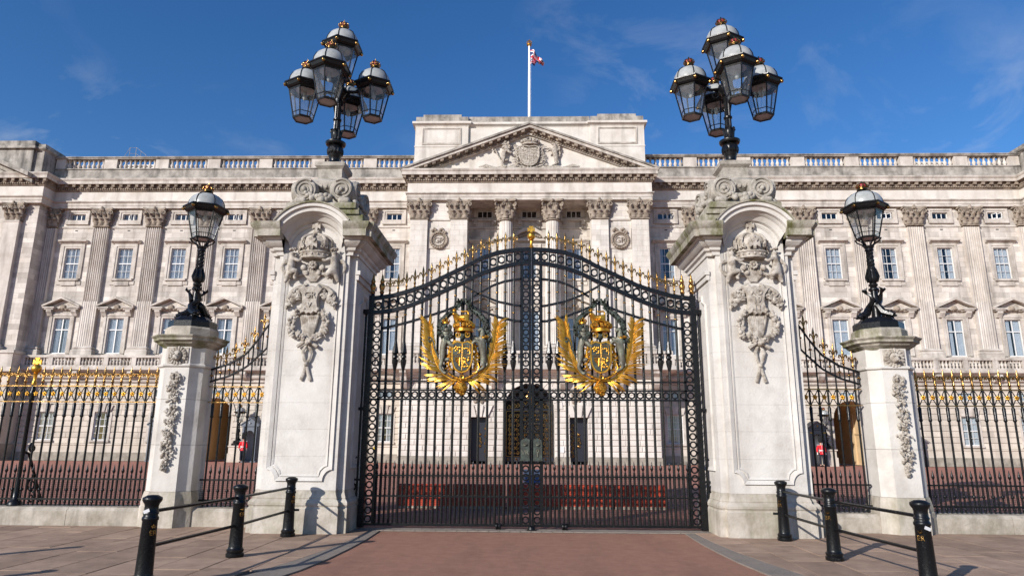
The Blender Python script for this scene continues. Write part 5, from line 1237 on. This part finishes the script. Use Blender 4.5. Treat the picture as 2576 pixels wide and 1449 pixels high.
def cluster(s):
    T = thing('lamp_standard', 'black lamp standard with five crowned lanterns on top of the %s gate pier' % SIDE[s], 'lamp post', (s * 4.184, GY, 7.25), 'five-lantern lamp standards')
    p = MB().lathe([(.16, 0), (.16, .04), (.12, .07), (.1, .13), (.12, .2), (.155, .3), (.17, .4), (.15, .45), (.13, .47), (.2, .49), (.215, .52), (.215, .55), (.12, .58), (.075, .62), (.085, .66), (.1, .7), (.105, .8), (.085, .84), (.075, .86)], n=20)
    gadroon(p, .26, .44, .165); p.build('vase', 'iron', T)
    sh = MB().loft([fluted_ring(r, z, 10, .012) for r, z in ((.075, .84), (.07, 1.07))]).lathe([(.07, 1.05), (.09, 1.07), (.09, 1.1), (.07, 1.12)], n=16).loft([fluted_ring(r, z, 10, .012) for r, z in ((.07, 1.1), (.062, 1.62))])
    for k in range(8):
        t = PI / 4 * k; leaf(sh, (.08 * math.cos(t), .08 * math.sin(t), .62), (math.cos(t), math.sin(t), 0), .22, .06, .05)
    sh.build('shaft', 'iron', T)
    MB().lathe([(.06, 1.58), (.1, 1.6), (.12, 1.66), (.16, 1.7), (.17, 1.76), (.16, 1.82), (.1, 1.86), (.1, 1.95), (.07, 2.0), (.07, 2.04), (.12, 2.06), (.1, 2.1)], n=18).build('hub', 'iron', T)
    for k in range(4):
        t = PI / 2 * k; d = Vector((math.cos(t), math.sin(t), 0)); a = MB()
        a.tube([d * .1 + Vector((0, 0, 1.76)), d * .3 + Vector((0, 0, 1.74)), d * .42 + Vector((0, 0, 1.76))], .035, 8)
        spiral(a, d * .24 + Vector((0, 0, 1.62)), (d, (0, 0, 1)), .1, .022, 1.3); a.ball(tuple(d * .4 + Vector((0, 0, 1.76))), .05)
        a.build('arm', 'iron', T)
        lantern(T, d * .755 + Vector((0, 0, 1.09)), (.92, .92, 1.0))
    lantern(T, (0, 0, 2.06), (.94, .94, 1.0))
for s in (-1, 1): cluster(s)
def dolphin_lamp(s, loc, label, group, sc=1., hh=1.):
    T = thing('street_lamp', label, 'lamp post', loc, group); T.scale = (sc,) * 3
    oc = [(math.cos(PI / 4 * k + PI / 8), math.sin(PI / 4 * k + PI / 8)) for k in range(8)]
    MB().loft([[(x * r, y * r, z) for x, y in oc] for r, z in ((.46, 0), (.46, .15), (.42, .2), (.36, .22), (.3, .3))]).build('plinth', 'iron', T, 0)
    for k in range(3):
        t = 2 * PI * k / 3 - PI / 2 + .5; d = Vector((math.cos(t), math.sin(t), 0)); z = Vector((0, 0, 1)); e = d.cross(z)
        pts = [d * .36 + z * .33, d * .28 + z * .37, d * .17 + z * .44 + e * .05, d * .1 + z * .6 + e * .08, d * .06 + z * .76 - e * .07, d * .1 + z * .88 - e * .05, d * .17 + z * .97]
        m = MB().tube(pts, [.05, .085, .085, .065, .05, .04, .015], 8)
        m.ball(tuple(d * .38 + z * .31), .045, 6, 5, (1, 1, .6)); m.ball(tuple(d * .36 + z * .37), .035)
        for q in (-1, 1): m.ball(tuple(d * .29 + z * .42 + e * q * .06), .025); m.tube([d * .22 + z * .36 + e * q * .07, d * .26 + z * .3 + e * q * .15], [.03, .012], 5)
        for q in (-1, 1): m.tube([d * .14 + z * .92, d * .2 + z * 1.02 + e * q * .05, d * .17 + z * 1.06 + e * q * .09], [.025, .03, .008], 5)
        m.build('dolphin', 'iron', T)
    sh = MB().lathe([(.1, .28), (.08, .5), (.07, .9), (.06, 1.0), (.1, 1.02), (.1, 1.06), (.06, 1.1), (.085, 1.14), (.085, 1.18), (.06, 1.2), (.1, 1.26), (.11, 1.34), (.085, 1.46), (.075, 1.55)], n=14)
    for k in range(8):
        t = PI / 4 * k; sh.tube([(.09 * math.cos(t), .09 * math.sin(t), 1.24), (.115 * math.cos(t), .115 * math.sin(t), 1.36), (.09 * math.cos(t), .09 * math.sin(t), 1.5), (.085 * math.cos(t), .085 * math.sin(t), 1.58)], [.02, .03, .022, .006], 5)
    n = 22; rings = []
    for i in range(n + 1):
        z = 1.54 + .5 * i / n; r = .068 - .008 * i / n
        rings.append([((r + .011 * math.cos(6 * (t - i * .24))) * math.cos(t), (r + .011 * math.cos(6 * (t - i * .24))) * math.sin(t), z) for t in [2 * PI * k / 24 for k in range(24)]])
    sh.loft(rings).lathe([(.06, 2.03), (.085, 2.05), (.075, 2.1), (.1, 2.14), (.1, 2.17), (.05, 2.18)], n=14); sh.build('shaft', 'iron', T)
    br = MB()
    for k in range(6):
        x, y = HEX[k]; br.tube([(x * .05, y * .05, 2.1), (x * .1, y * .1, 2.2), (x * .2, y * .2, 2.28), (x * .24, y * .24, 2.36)], .018, 6)
        if k % 2: spiral(br, (x * .22, y * .22, 2.26), ((x, y, 0), (0, 0, 1)), .05, .016, 1.2, 10)
    br.build('bracket', 'iron', T)
    for c in [q for q in bpy.data.objects if q.parent == T]: c.scale = (1, 1, .81)
    lantern(T, (0, 0, 1.9), (.94, .94, .88), R_(8) * s)
    return T
# ================================================================ lamp pedestals
C_ = .2
PPL = [(-.265, -.47), (.265, -.47), (.3, -.40), (.36, -.34), (.42, -.30), (.47, -.265), (.47, .265), (.42, .3), (.36, .34), (.3, .4), (.265, .47), (-.265, .47), (-.3, .4), (-.36, .34), (-.42, .3), (-.47, .265), (-.47, -.265), (-.42, -.3), (-.36, -.34), (-.3, -.4)]
for s in (-1, 1):
    T = thing('lamp_pedestal', 'slender stone pedestal with a lion mask, carrying the single lamp %s of the gate' % SIDE[s], 'pedestal', (s * 6.93, 13.45, 0), 'stone lamp pedestals')
    B = lambda mb, name, mt='pier', smooth=30: mb.build(name, mt, T, smooth)
    B(MB().plan(PPL, [(.03, 0), (.03, .37), (.015, .39), (.02, .44), (.0, .56), (-.02, .64)]), 'base', 'pierbase', 25)
    for a, b in ((.64, 1.5), (1.5, 2.36), (2.36, 2.98)): B(MB().plan(PPL, [(-.05, a), (-.035, a + .004), (-.035, b - .004), (-.05, b)]), 'stone_course', 'pier', 25)
    B(MB().plan(PPL, [(-.035, 2.98), (0, 3.0), (.005, 3.03), (-.035, 3.06)]), 'necking', 'pier', 25)
    B(MB().plan(PPL, [(-.035, 3.06), (-.035, 3.38)]), 'neck', 'pier', 25)
    big = [(-.33, -.62), (.33, -.62), (.38, -.56), (.56, -.38), (.62, -.33), (.62, .33), (.33, .62), (-.33, .62), (-.62, .33), (-.62, -.33), (-.56, -.38), (-.38, -.56)]
    B(MB().plan(big, [(-.2, 3.36), (-.17, 3.4), (-.1, 3.44), (-.08, 3.47), (-.02, 3.5), (-.02, 3.54), (.02, 3.58), (.02, 3.6), (-.2, 3.63)]), 'cornice', 'mossy', 25)
    oc = [(.5 * math.cos(PI / 4 * k + PI / 8), .5 * math.sin(PI / 4 * k + PI / 8)) for k in range(8)]
    B(MB().plan(oc, [(0, 3.6), (0, 3.76), (-.03, 3.8)]), 'lamp_block', 'kerb' if s < 0 else 'mossy', 20)
    Y0 = -.435; ln = MB().box(-.2, .2, Y0 - .02, Y0 + .02, 3.05, 3.36); rr = random.Random(50)
    ln.ball((0, Y0 - .04, 3.2), .1, 10, 8, (.9, .8, 1.1)); ln.ball((0, Y0 - .12, 3.16), .05, 8, 6, (1.1, .8, .8)); ln.ball((0, Y0 - .13, 3.19), .022)
    for q in (-1, 1): ln.ball((q * .045, Y0 - .11, 3.235), .022); ln.ball((q * .035, Y0 - .13, 3.14), .026)
    for k in range(34):
        t = 2 * PI * k / 17; q = .13 + .03 * (k // 17); ln.ball((q * math.cos(t), Y0 - .03, 3.2 + q * math.sin(t)), .032, 6, 4)
    B(ln, 'lion_mask', 'relief', 50)
    g = MB()
    for z0, z1, w, n in ((2.86, 2.72, .12, 14), (2.7, 2.45, .12, 30), (2.42, 2.3, .13, 14), (2.25, 1.85, .12, 44), (1.8, 1.68, .14, 16), (1.66, 1.2, .11, 46), (1.2, 1.02, .06, 14)):
        for k in range(n):
            t = k / n; ww = w * (1 - .35 * abs(2 * t - 1)); p_ = (rr.uniform(-ww, ww), Y0 - .03 - rr.uniform(0, .05), z0 + (z1 - z0) * t)
            if k % 3 == 0: g.ball(p_, rr.uniform(.022, .038), 8, 5)
            else: leaflet(g, p_, rr.uniform(-PI, PI), rr.uniform(.06, .11), rr.uniform(.016, .026))
    g.tube([(0, Y0, 2.9), (0, Y0 - .02, 1.0)], .02, 6); g.ring((0, Y0 - .05, 2.78), .08, .022, 14, 6)
    B(g, 'garland', 'relief', 50)
    dolphin_lamp(s, (s * 6.93, 13.45, 3.795), 'single black lamp with twisted shaft and dolphin base on the %s pedestal' % SIDE[s], 'single pedestal lamps', 1., 1.)
# ================================================================ railings
RY = 13.47; SPC = .179
RAILBAR = MB().tube([(0, 0, .34), (0, 0, 2.1)], .02, 8).lathe([(.02, 2.02), (.034, 2.04), (.034, 2.06), (.029, 2.08), (.034, 2.28), (.022, 2.3), (.022, 2.325)], n=8).tube([(0, 0, 2.32), (0, 0, 2.68)], .02, 8).mesh('bar', 'iron', 50)
DOGB = MB().tube([(0, 0, .34), (0, 0, .92)], .017, 8).lathe([(.014, .6), (.03, .62), (.032, .635), (.03, .65), (.014, .67)], n=8).lathe([(.014, .38), (.028, .4), (.028, .42), (.014, .44)], n=8).mesh('dog_bar', 'iron', 50)
XL = MB()
for q in (-1, 1):
    XL.tube([(q * .075, 0, 2.345), (q * .05, 0, 2.38), (0, 0, 2.483), (q * .05, 0, 2.585), (q * .075, 0, 2.62)], [.014, .009, .012, .009, .014], 6)
    XL.ball((q * .07, 0, 2.36), .016, 6, 4); XL.ball((q * .07, 0, 2.605), .016, 6, 4)
XL = XL.mesh('lattice', 'iron', 50)
LINK = MB().box(-.05, .05, -.006, .006, -.006, .006).mesh('link', 'gold', 0)
UC = [(5.0, 4.55), (5.15, 4.26), (5.28, 4.03), (5.44, 3.79), (5.57, 3.58), (5.77, 3.31), (6.087, 3.1), (6.466, 2.975)]
LC = [(5.0, 3.98), (5.15, 3.72), (5.28, 3.52), (5.438, 3.345), (5.746, 3.04), (6.064, 2.86), (6.537, 2.71)]
def railing(s, xa, xb, label, curved):
    T = thing('railing', label, 'railing', (0, RY, 0), 'forecourt railings')
    def bx(z0, z1, d, mt): MB().box(*sorted((s * xa, s * xb)), -d / 2, d / 2, z0, z1).build('rail', mt, T, 0)
    bx(2.628, 2.65, .06, 'gold'); bx(2.318, 2.336, .06, 'gold'); bx(.825, .855, .04, 'iron'); bx(.445, .475, .045, 'worniron')
    n = int((xb - xa) / SPC); off = (xb - xa - (n - 1) * SPC) / 2
    xs = [xa + off + i * SPC for i in range(n)]
    post = 10.02
    for i, x in enumerate(xs):
        isp = (not curved) and abs(x - post) < SPC / 2
        if isp:
            p = MB().lathe([(.13, .33), (.13, .38), (.1, .42), (.06, .46), (.055, .6), (.045, .7), (.04, .85), (.036, 2.32), (.05, 2.34), (.04, 2.4), (.055, 2.46), (.055, 2.52), (.035, 2.56), (.035, 2.68)], n=12); p.build('post', 'iron', T, 50, (s * x, 0, 0))
            f = MB().lathe([(.045, 2.66), (.05, 2.7), (.03, 2.74), (.035, 2.85), (.05, 2.88), (.03, 2.9)], n=10); f.ball((0, 0, 2.985), .095, 12, 8)
            f.extr([(-.02, 3.06), (.02, 3.06), (.025, 3.1), (.085, 3.07), (.085, 3.17), (.025, 3.14), (.05, 3.21), (-.05, 3.21), (-.025, 3.14), (-.085, 3.17), (-.085, 3.07), (-.025, 3.1)], 'y', -.012, .012); f.build('orb_finial', 'brightgold', T, 40, (s * x, 0, 0))
            st = MB().tube([(0, .04, 1.35), (.02, .15, 1.3), (.02, .3, 1.05), (.02, .5, .7), (.02, .7, .36)], .028, 6)
            spiral(st, (.02, .22, 1.42), ((0, 1, 0), (0, 0, 1)), .1, .025, 1.4); spiral(st, (.02, .36, .7), ((0, 1, 0), (0, 0, 1)), .14, .025, 1.4); spiral(st, (.02, .4, .45), ((0, -1, 0), (0, 0, 1)), .12, .025, 1.3)
            st.build('back_stay', 'iron', T, 50, (s * x, 0, 0))
        else: obj('bar', RAILBAR, T, (s * x, 0, 0))
        if curved:
            zt = lerp(UC, x) + .02; MB().tube([(s * x, 0, 2.66), (s * x, 0, zt)], .0155, 8).build('upper_bar', 'iron', T)
            o = obj('finial', FLEUR, T, (s * x, 0, zt - .02)); o.scale = (.74, 1, .97)
            xm = x + SPC / 2
            if xm < xb: MB().tube([(s * xm, 0, lerp(LC, xm)), (s * xm, 0, lerp(UC, xm))], .012, 6).build('strut', 'iron', T); obj('bead', BEAD, T, (s * xm, 0, (lerp(LC, xm) + lerp(UC, xm)) / 2))
        elif not isp:
            o = obj('finial', FLEUR, T, (s * x, 0, 2.655)); o.scale = (.74, 1, .95)
        xm = x + SPC / 2
        if xm < xb - .02:
            obj('lattice', XL, T, (s * xm, 0, 0)); obj('rosette', ROSE, T, (s * xm, -.015, 2.483)); obj('dog_bar', DOGB, T, (s * xm, 0, 0)); obj('spike', SPIKE, T, (s * xm, 0, .9))
            if not curved and abs(xm - post) > .12: obj('link', LINK, T, (s * xm, 0, 2.85))
    if curved:
        for tab, h in ((UC, .04), (LC, .034)):
            mb = rail_curve(tab, s, xa - .02, xb + .0, h, .05); mb.build('swept_rail', 'iron', T, 20)
    w = MB(); x = xa
    while x < xb: w.box(*sorted((s * x, s * (x + .004))), .03, .034, .36, .83); x += .037
    for i in range(13): w.box(*sorted((s * xa, s * xb)), .034, .038, .36 + i * .037, .364 + i * .037)
    stuff(w.build('wire_mesh', 'iron', T, 0))
for s in (-1, 1):
    railing(s, 7.4, 12.9, 'straight run of black and gold railing on the far %s with an orb-topped post' % SIDE[s], False)
    railing(s, 5.0, 6.46, 'short railing sweeping up from the %s lamp pedestal to the gate pier' % SIDE[s], True)
    for a, b, lb in ((7.38, 13.2, 'low stone wall carrying the long railing on the far %s'), (5.02, 6.46, 'short low stone wall between the %s lamp pedestal and gate pier')):
        T = thing('plinth_wall', lb % SIDE[s], 'low wall', (0, 13.2, 0), 'low walls under the railings')
        n = max(1, round((b - a) / 1.45)); L = (b - a) / n
        for i in range(n):
            x0, x1 = sorted((s * (a + i * L + .004), s * (a + (i + 1) * L - .004)))
            MB().extr([(0, 0), (0, .27), (.06, .33), (.56, .335), (.6, .3), (.6, 0)], 'x', x0, x1).build('wall_stone', 'kerb', T, 0)
# ================================================================ bollards and rails
BOL = MB().lathe([(.118, 0), (.122, .015), (.122, .05), (.108, .06), (.116, .08), (.116, .1), (.098, .115), (.094, .14), (.08, .7), (.088, .71), (.09, .725), (.088, .74), (.078, .75), (.076, .77), (.084, .775), (.084, .79), (.075, .80), (.073, .86), (.08, .885), (.098, .91), (.105, .925), (.105, .95), (.098, .958), (.09, .958), (.086, .963), (.06, .978), (0, .984)], n=28).mesh('bollard_body', 'worniron', 50)
CY = text_mesh('cypher', 'ER', .075, .004, 'gold')
CYC = MB(); crown(CYC, (0, 0, 0), .022, .035, 6); CYC = CYC.mesh('cypher_crown', 'gold', 50)
POS = {-1: [(-4.355, 7.94), (-4.19, 9.97), (-4.17, 12.05)], 1: [(4.403, 8.13), (4.26, 10.19), (4.28, 12.13)]}
NM = ['nearest', 'middle', 'farthest']
for s in (-1, 1):
    for i, (x, y) in enumerate(POS[s]):
        T = thing('bollard', '%s of the three black iron bollards on the %s pavement' % (NM[i], SIDE[s]), 'bollard', (x, y, 0), 'railed bollards'); obj('body', BOL, T)
        an = R_(62) * -s * (1 if s < 0 else 1)
        an = R_(58) if s < 0 else R_(-48)
        o = obj('cypher', CY, T, (.086 * math.sin(an), -.086 * math.cos(an), .55)); o.rotation_euler = (0, 0, an)
        o = obj('cypher_crown', CYC, T, (.088 * math.sin(an), -.088 * math.cos(an), .63))
        if i == 0: MB().box(-.035, .035, -.001, .001, -.018, .018).build('sticker', 'paper', T, 0, (.01 * s, -.0835, .81 if s < 0 else .68)).rotation_euler = (0, .4 * s, 0)
    for i in (0, 1):
        (x0, y0), (x1, y1) = POS[s][i], POS[s][i + 1]
        for z, nm in ((.80, 'upper'), (.42, 'lower')):
            a, b = Vector((x0, y0, z)), Vector((x1, y1, z)); d = (b - a).normalized()
            t = MB().tube([a + d * .06, b - d * .06], .021, 6); 
            t.lathe([(.034, -.02), (.034, .02)], (0, 0, 0), 8) if 0 else None
            o = t.build('guard_rail', 'worniron', None, 30)
            tag(o, '%s black rail between the %s and %s bollards on the %s' % (nm, NM[i], NM[i + 1], SIDE[s]), 'rail', 'bollard rails')
    (x0, y0), (x1, y1) = POS[s][1], POS[s][2]; d = Vector((-s, .25, 0)).normalized(); a = Vector((x1, y1, .43))
    tag(MB().tube([a + d * .06, a + d * .16], .02, 6).build('rail_stub', 'worniron'), 'cut-off rail stub on the farthest %s bollard' % SIDE[s], 'rail')
for x, y, lb in ((-8.42, 8.99, 'farther'), (-7.49, 7.08, 'nearer')):
    T = thing('bollard', '%s lone bollard beyond the left edge of the picture, seen by its shadow' % lb, 'bollard', (x, y, 0)); obj('body', BOL, T)
# fallen leaves swept against the right wall
lf = MB(); rr = random.Random(70)
for k in range(260):
    x, y = 10.05 + rr.gauss(0, .28), 13.06 + rr.gauss(0, .05) + .02; t = rr.uniform(0, PI); q = rr.uniform(.008, .02)
    if y > 13.17: continue
    b = len(lf.v); z = .006 + rr.uniform(0, .006)
    lf.v += [(x + q * math.cos(t), y + q * math.sin(t), z), (x - q * .5 * math.sin(t), y + q * .5 * math.cos(t), z + .006), (x - q * math.cos(t), y - q * math.sin(t), z), (x + q * .5 * math.sin(t), y - q * .5 * math.cos(t), z + .003)]; lf.f.append((b, b + 1, b + 2, b + 3))
tag(lf.build('fallen_leaves', 'straw', None, 0), 'scatter of dry yellow leaves by the low right wall', 'leaves', None, 'stuff')
# ================================================================ the forecourt
for k in range(5):
    x0 = -3.25 + k * 1.33; yb = 17.16 + .04 * k
    lb = ['leftmost red barrier block behind the gate', 'second red barrier block from the left behind the gate', 'middle red barrier block behind the gate', 'second red barrier block from the right behind the gate', 'rightmost red barrier block behind the gate'][k]
    T = thing('barrier', lb, 'barrier', (x0 + .65, yb, 0), 'red barrier blocks')
    b = MB().extr([(0, .06), (0, .2), (.07, .28), (.07, .54), (.11, .57), (.23, .57), (.27, .54), (.27, .28), (.34, .2), (.34, .06)], 'x', -.65, .65)
    b.build('body', 'redplastic', T, 0)
    for q in range(4): MB().box(-.52 + q * .3, -.38 + q * .3, .045, .08, .3, .52).build('rib', 'redplastic', T, 0)
    MB().box(-.64, .64, -.03, .37, 0, .06).build('foot', 'kerb', T, 0)
T = thing('notice_board', 'small white and blue notice board standing behind the middle of the gate', 'sign', (.06, 19.0, 0))
MB().extr([(-.02, 0), (.16, .86), (.2, .86), (.38, 0), (.34, 0), (.18, .8), (.02, 0)], 'x', -.26, .26).build('board', 'white', T, 0)
q = MB().extr([(.01, .14), (.135, .72), (.128, .72), (.0, .14)], 'x', -.2, .22).build('panel', 'sign', T, 0)
def sentry(x, y, label, dark):
    T = thing('sentry_box', label, 'sentry box', (x, y, 0), 'sentry boxes'); c = 'blackpaint' if dark else 'slate'; tr = 'gold' if dark else 'slate'
    b = MB().box(-.56, -.5, -.5, .5, .1, 2.6).box(.5, .56, -.5, .5, .1, 2.6).box(-.5, .5, .44, .5, .1, 2.6).box(-.6, .6, -.54, .54, 0, .1)
    n = 10; arc = [(.33 * math.cos(PI * i / n), 1.95 + .33 * math.sin(PI * i / n)) for i in range(n + 1)]
    b.extr([(.5, .1), (.5, 2.6), (-.5, 2.6), (-.5, .1), (-.33, .1)] + arc[::-1] + [(.33, .1)], 'y', -.5, -.45); b.build('body', c, T, 0)
    MB().box(-.49, .49, .4, .435, .12, 2.58).box(-.495, -.46, -.44, .4, .12, 2.58).box(.46, .495, -.44, .4, .12, 2.58).build('lining', 'boxwhite', T, 0)
    r = MB().extr([(-.66, 2.66), (.66, 2.66), (0, 3.12)], 'y', -.56, .56).box(-.66, .66, -.58, .58, 2.58, 2.66)
    r.build('roof', c, T, 0)
    MB().extr([(-.74, 2.64), (-.7, 2.72), (0, 3.2), (.7, 2.72), (.74, 2.64), (0, 3.12)], 'y', -.62, .6).build('gable', c, T, 0)
    for q in (-1, 1): MB().box(q * .47 - .06, q * .47 + .06, -.56, -.5, .1, 2.58).build('pilaster', c, T, 0); MB().box(q * .47 - .075, q * .47 + .075, -.575, -.5, 2.3, 2.4).build('pilaster_cap', tr, T, 0)
    if dark:
        for q in (-1, 1): MB().box(q * .4 - .012, q * .4 + .012, -.515, -.5, .3, 2.2).build('gold_line', 'gold', T, 0)
        MB().tube([(-.62, -.575, 2.69), (0, -.575, 3.1), (.62, -.575, 2.69), (-.62, -.575, 2.69)], .014, 5).build('gold_line', 'gold', T, 0)
    o = MB(); crown(o, (0, -.575, 2.78), .07, .16, 6); o.build('badge', 'steel' if not dark else 'gold', T)
    for k in range(9): MB().box(.555, .575, -.48, .48, .2 + k * .26, .43 + k * .26).build('board', c, T, 0); MB().box(-.575, -.555, -.48, .48, .2 + k * .26, .43 + k * .26).build('board', c, T, 0)
sentry(-20.6, 50.75, 'slate-grey sentry box right behind the guard on the left', False)
sentry(-27.6, 50.75, 'slate-grey sentry box peeking out left of the left lamp pedestal', False)
sentry(20.85, 50.75, 'dark sentry box with gold lines behind the guard on the right', True)
sentry(27.5, 50.75, 'dark sentry box with gold lines right of the right lamp pedestal', True)
for s in (-1, 1):
    x = s * 21.75
    T = thing('lamp_block', 'low stone block under the courtyard lamp beside the %s archway' % SIDE[s], 'stone block', (x, 51.0, 0))
    MB().plan([(-.4, -.4), (.4, -.4), (.4, .4), (-.4, .4)], [(.12, 0), (.12, .6), (.05, .64), (.05, 1.05), (.12, 1.1), (.12, 1.18), (0, 1.2)]).build('block', 'rust', T, 0)
    dolphin_lamp(s, (x, 51.0, 1.2), 'courtyard lamp beside the %s archway, seen through the railing' % SIDE[s], 'courtyard lamps', .95)
def guard(x, y, label, turn):
    T = thing('person', label, 'person', (x, y, 0), 'guards on sentry duty'); T.rotation_euler = (0, 0, turn)
    body = skin_mesh('body', [(0, 0, .98, .135), (0, 0, 1.15, .125), (0, 0, 1.36, .15), (0, .0, 1.5, .07), (0, -.01, 1.58, .06), (0, -.02, 1.68, .09), (0, -.02, 1.78, .08),
        (-.2, 0, 1.44, .07), (-.26, .02, 1.2, .052), (-.27, -.02, .96, .04), (-.27, -.03, .86, .045), (.2, 0, 1.44, .07), (.26, .02, 1.2, .052), (.27, -.02, .96, .04), (.27, -.03, .86, .045),
        (-.1, 0, .9, .1), (-.105, 0, .5, .07), (-.11, .01, .1, .05), (-.13, -.12, .04, .04), (.1, 0, .9, .1), (.105, 0, .5, .07), (.11, .01, .1, .05), (.13, -.12, .04, .04)],
        [(0, 1), (1, 2), (2, 3), (3, 4), (4, 5), (5, 6), (2, 7), (7, 8), (8, 9), (9, 10), (2, 11), (11, 12), (12, 13), (13, 14), (0, 15), (15, 16), (16, 17), (17, 18), (0, 19), (19, 20), (20, 21), (21, 22)], 'skin', 2)
    o = obj('body', body, T)
    tu = skin_mesh('tunic', [(0, 0, 1.0, .155), (0, 0, 1.15, .145), (0, 0, 1.36, .172), (0, 0, 1.49, .085), (-.2, 0, 1.43, .088), (-.265, .02, 1.2, .07), (-.275, -.02, .99, .06), (.2, 0, 1.43, .088), (.265, .02, 1.2, .07), (.275, -.02, .99, .06), (0, 0, .86, .17)],
        [(10, 0), (0, 1), (1, 2), (2, 3), (2, 4), (4, 5), (5, 6), (2, 7), (7, 8), (8, 9)], 'tunic', 2); obj('tunic', tu, T)
    tr = skin_mesh('trousers', [(0, 0, .92, .14), (-.1, 0, .86, .115), (-.105, 0, .5, .09), (-.11, .01, .12, .08), (.1, 0, .86, .115), (.105, 0, .5, .09), (.11, .01, .12, .08)], [(0, 1), (1, 2), (2, 3), (0, 4), (4, 5), (5, 6)], 'bluecloth', 2); obj('trousers', tr, T)
    hat = MB().lathe([(.1, 1.66), (.135, 1.7), (.155, 1.8), (.16, 1.92), (.15, 2.02), (.12, 2.1), (.06, 2.15), (0, 2.16)], (0, -.01, 0), 16, 1, 1.1); hat.build('bearskin', 'fur', T, 60)
    MB().lathe([(.158, 1.08), (.165, 1.09), (.165, 1.13), (.158, 1.14)], (0, 0, 0), 16, 1, 1).build('belt', 'whitebelt', T, 50)
    MB().tube([(0, -.185, 1.46), (0, -.19, 1.14), (0, -.18, .9)], .008, 5).build('tunic_piping', 'whitebelt', T)
    for q in (-1, 1):
        MB().ball((q * .13, -.07, .05), .06, 8, 6, (.8, 2, .8)).build('boot', 'boot', T); MB().ball((q * .275, -.03, .88), .05, 8, 6, (.8, 1, 1.3)).build('glove', 'whitebelt', T)
        MB().box(q * .2 - .07, q * .2 + .07, -.05, .05, 1.505, 1.525).build('epaulette', 'whitebelt', T, 0)
    f = MB().ball((0, -.105, 1.66), .016, 6, 5, (.8, 1.2, 1.3)); f.tube([(-.025, -.1, 1.62), (.025, -.1, 1.62)], .007, 5)
    for q in (-1, 1): f.ball((q * .032, -.095, 1.695), .01); f.ball((q * .092, -.02, 1.67), .022, 6, 5, (.5, 1, 1.5))
    f.build('face', 'skin', T)
    MB().box(.2, .235, -.14, -.11, .5, 1.1).tube([(.22, -.12, 1.1), (.2, -.12, 1.75)], .016, 6).build('rifle', 'blackpaint', T, 0)
guard(-20.85, 49.9, 'guard in scarlet tunic and bearskin seen through the left railing', R_(6))
guard(20.85, 49.9, 'guard in scarlet tunic and bearskin seen through the right railing', R_(-6))
MB().box(-.09, .09, -.01, 0, 0, .24).build('plate', 'yellow', PAL, 0, (-11.6, -.3, .9))
# ================================================================ roof: flagpole, flag, ladder frame
T = thing('flagpole', 'white flagpole with a gilded crown rising from the palace roof', 'flagpole', (0, 53, 27.2))
MB().tube([(0, 0, 0), (0, 0, 4), (0, 0, 8.35)], [.11, .105, .075], 12).build('pole', 'pole', T)
cr = MB(); crown(cr, (0, 0, 8.35), .22, .62, 8); cr.build('crown', 'brightgold', T)
MB().tube([(.12, -.02, 1), (.13, -.02, 7.2)], .012, 5).build('halyard', 'pole', T)
fm = bpy.data.meshes.new('flag'); nu, nv = 72, 44; V = []; F = []; MI = []
for j in range(nv + 1):
    for i in range(nu + 1):
        u, v = 2 * i / nu, j / nv
        x = .08 + .72 * u ** .8 * (.75 + .25 * math.cos(v * 2.2)) + .06 * math.sin(6 * u + 4 * v); y = -.3 * math.sin(4.6 * u + 1.6 * v) * min(1, u * 2) - .08 * math.sin(9 * v) * u; z = 8.2 - 1.45 * v * (1 - .22 * u) - .34 * u ** 1.6 * (.5 + .9 * (1 - v)) + .05 * math.sin(7 * u)
        V.append((x, y, z))
for j in range(nv):
    for i in range(nu):
        u, v = 2 * (i + .5) / nu - 1, (j + .5) / nv - .5; dg = min(abs(v - u / 2), abs(v + u / 2)) * .894
        F.append((j * (nu + 1) + i, j * (nu + 1) + i + 1, (j + 1) * (nu + 1) + i + 1, (j + 1) * (nu + 1) + i))
        MI.append(0 if min(abs(u), abs(v)) < .1 else 1 if min(abs(u), abs(v)) < .167 else 0 if dg < .034 else 1 if dg < .1 else 2)
fm.from_pydata(V, [], F)
for k in ('fred', 'fwhite', 'fblue'): fm.materials.append(M_[k])
fm.polygons.foreach_set('material_index', MI); fm.polygons.foreach_set('use_smooth', [True] * len(F))
fo = tag(obj('flag', fm, None, (0, 53, 26.9)), 'red, white and blue union flag drooping from the top of the flagpole', 'flag')
T = thing('roof_ladder', 'pale metal ladder frame on the roof behind the left balustrade', 'ladder', (-34.0, 53, 24.0))
for a, b in (((-.35, 0, 0), (-.35, 0, 2.05)), ((.2, 0, 0), (.2, 0, 2.05)), ((1.12, 0, 0), (1.12, 0, 1.35)), ((.65, 0, 0), (.65, 0, 1.7))): MB().tube([a, b], .02, 6).build('post', 'kerb', T)
for pts in ([(-.35, 0, 2.05), (.2, 0, 2.05), (1.12, 0, 1.35)], [(-.35, 0, 1.5), (.2, 0, 1.5), (1.12, 0, .9)], [(-.35, 0, 2.05), (-.85, 0, 1.1)]): MB().tube(pts, .015, 6).build('handrail', 'kerb', T)
for s, i in ((-1, 1), (1, 1)):
    T = thing('roof_louvre', 'pale louvred screen on the roof behind the %s balustrade' % SIDE[s], 'louvre', (s * WX[i], 53.2, 23.4))
    MB().box(-1.7, 1.7, .1, .2, 0, 1.2).build('backing', 'sooty', T, 0)
    for k in range(5): MB().box(-1.7, 1.7, 0, .12, .1 + k * .24, .2 + k * .24).build('slat', 'white', T, 0)
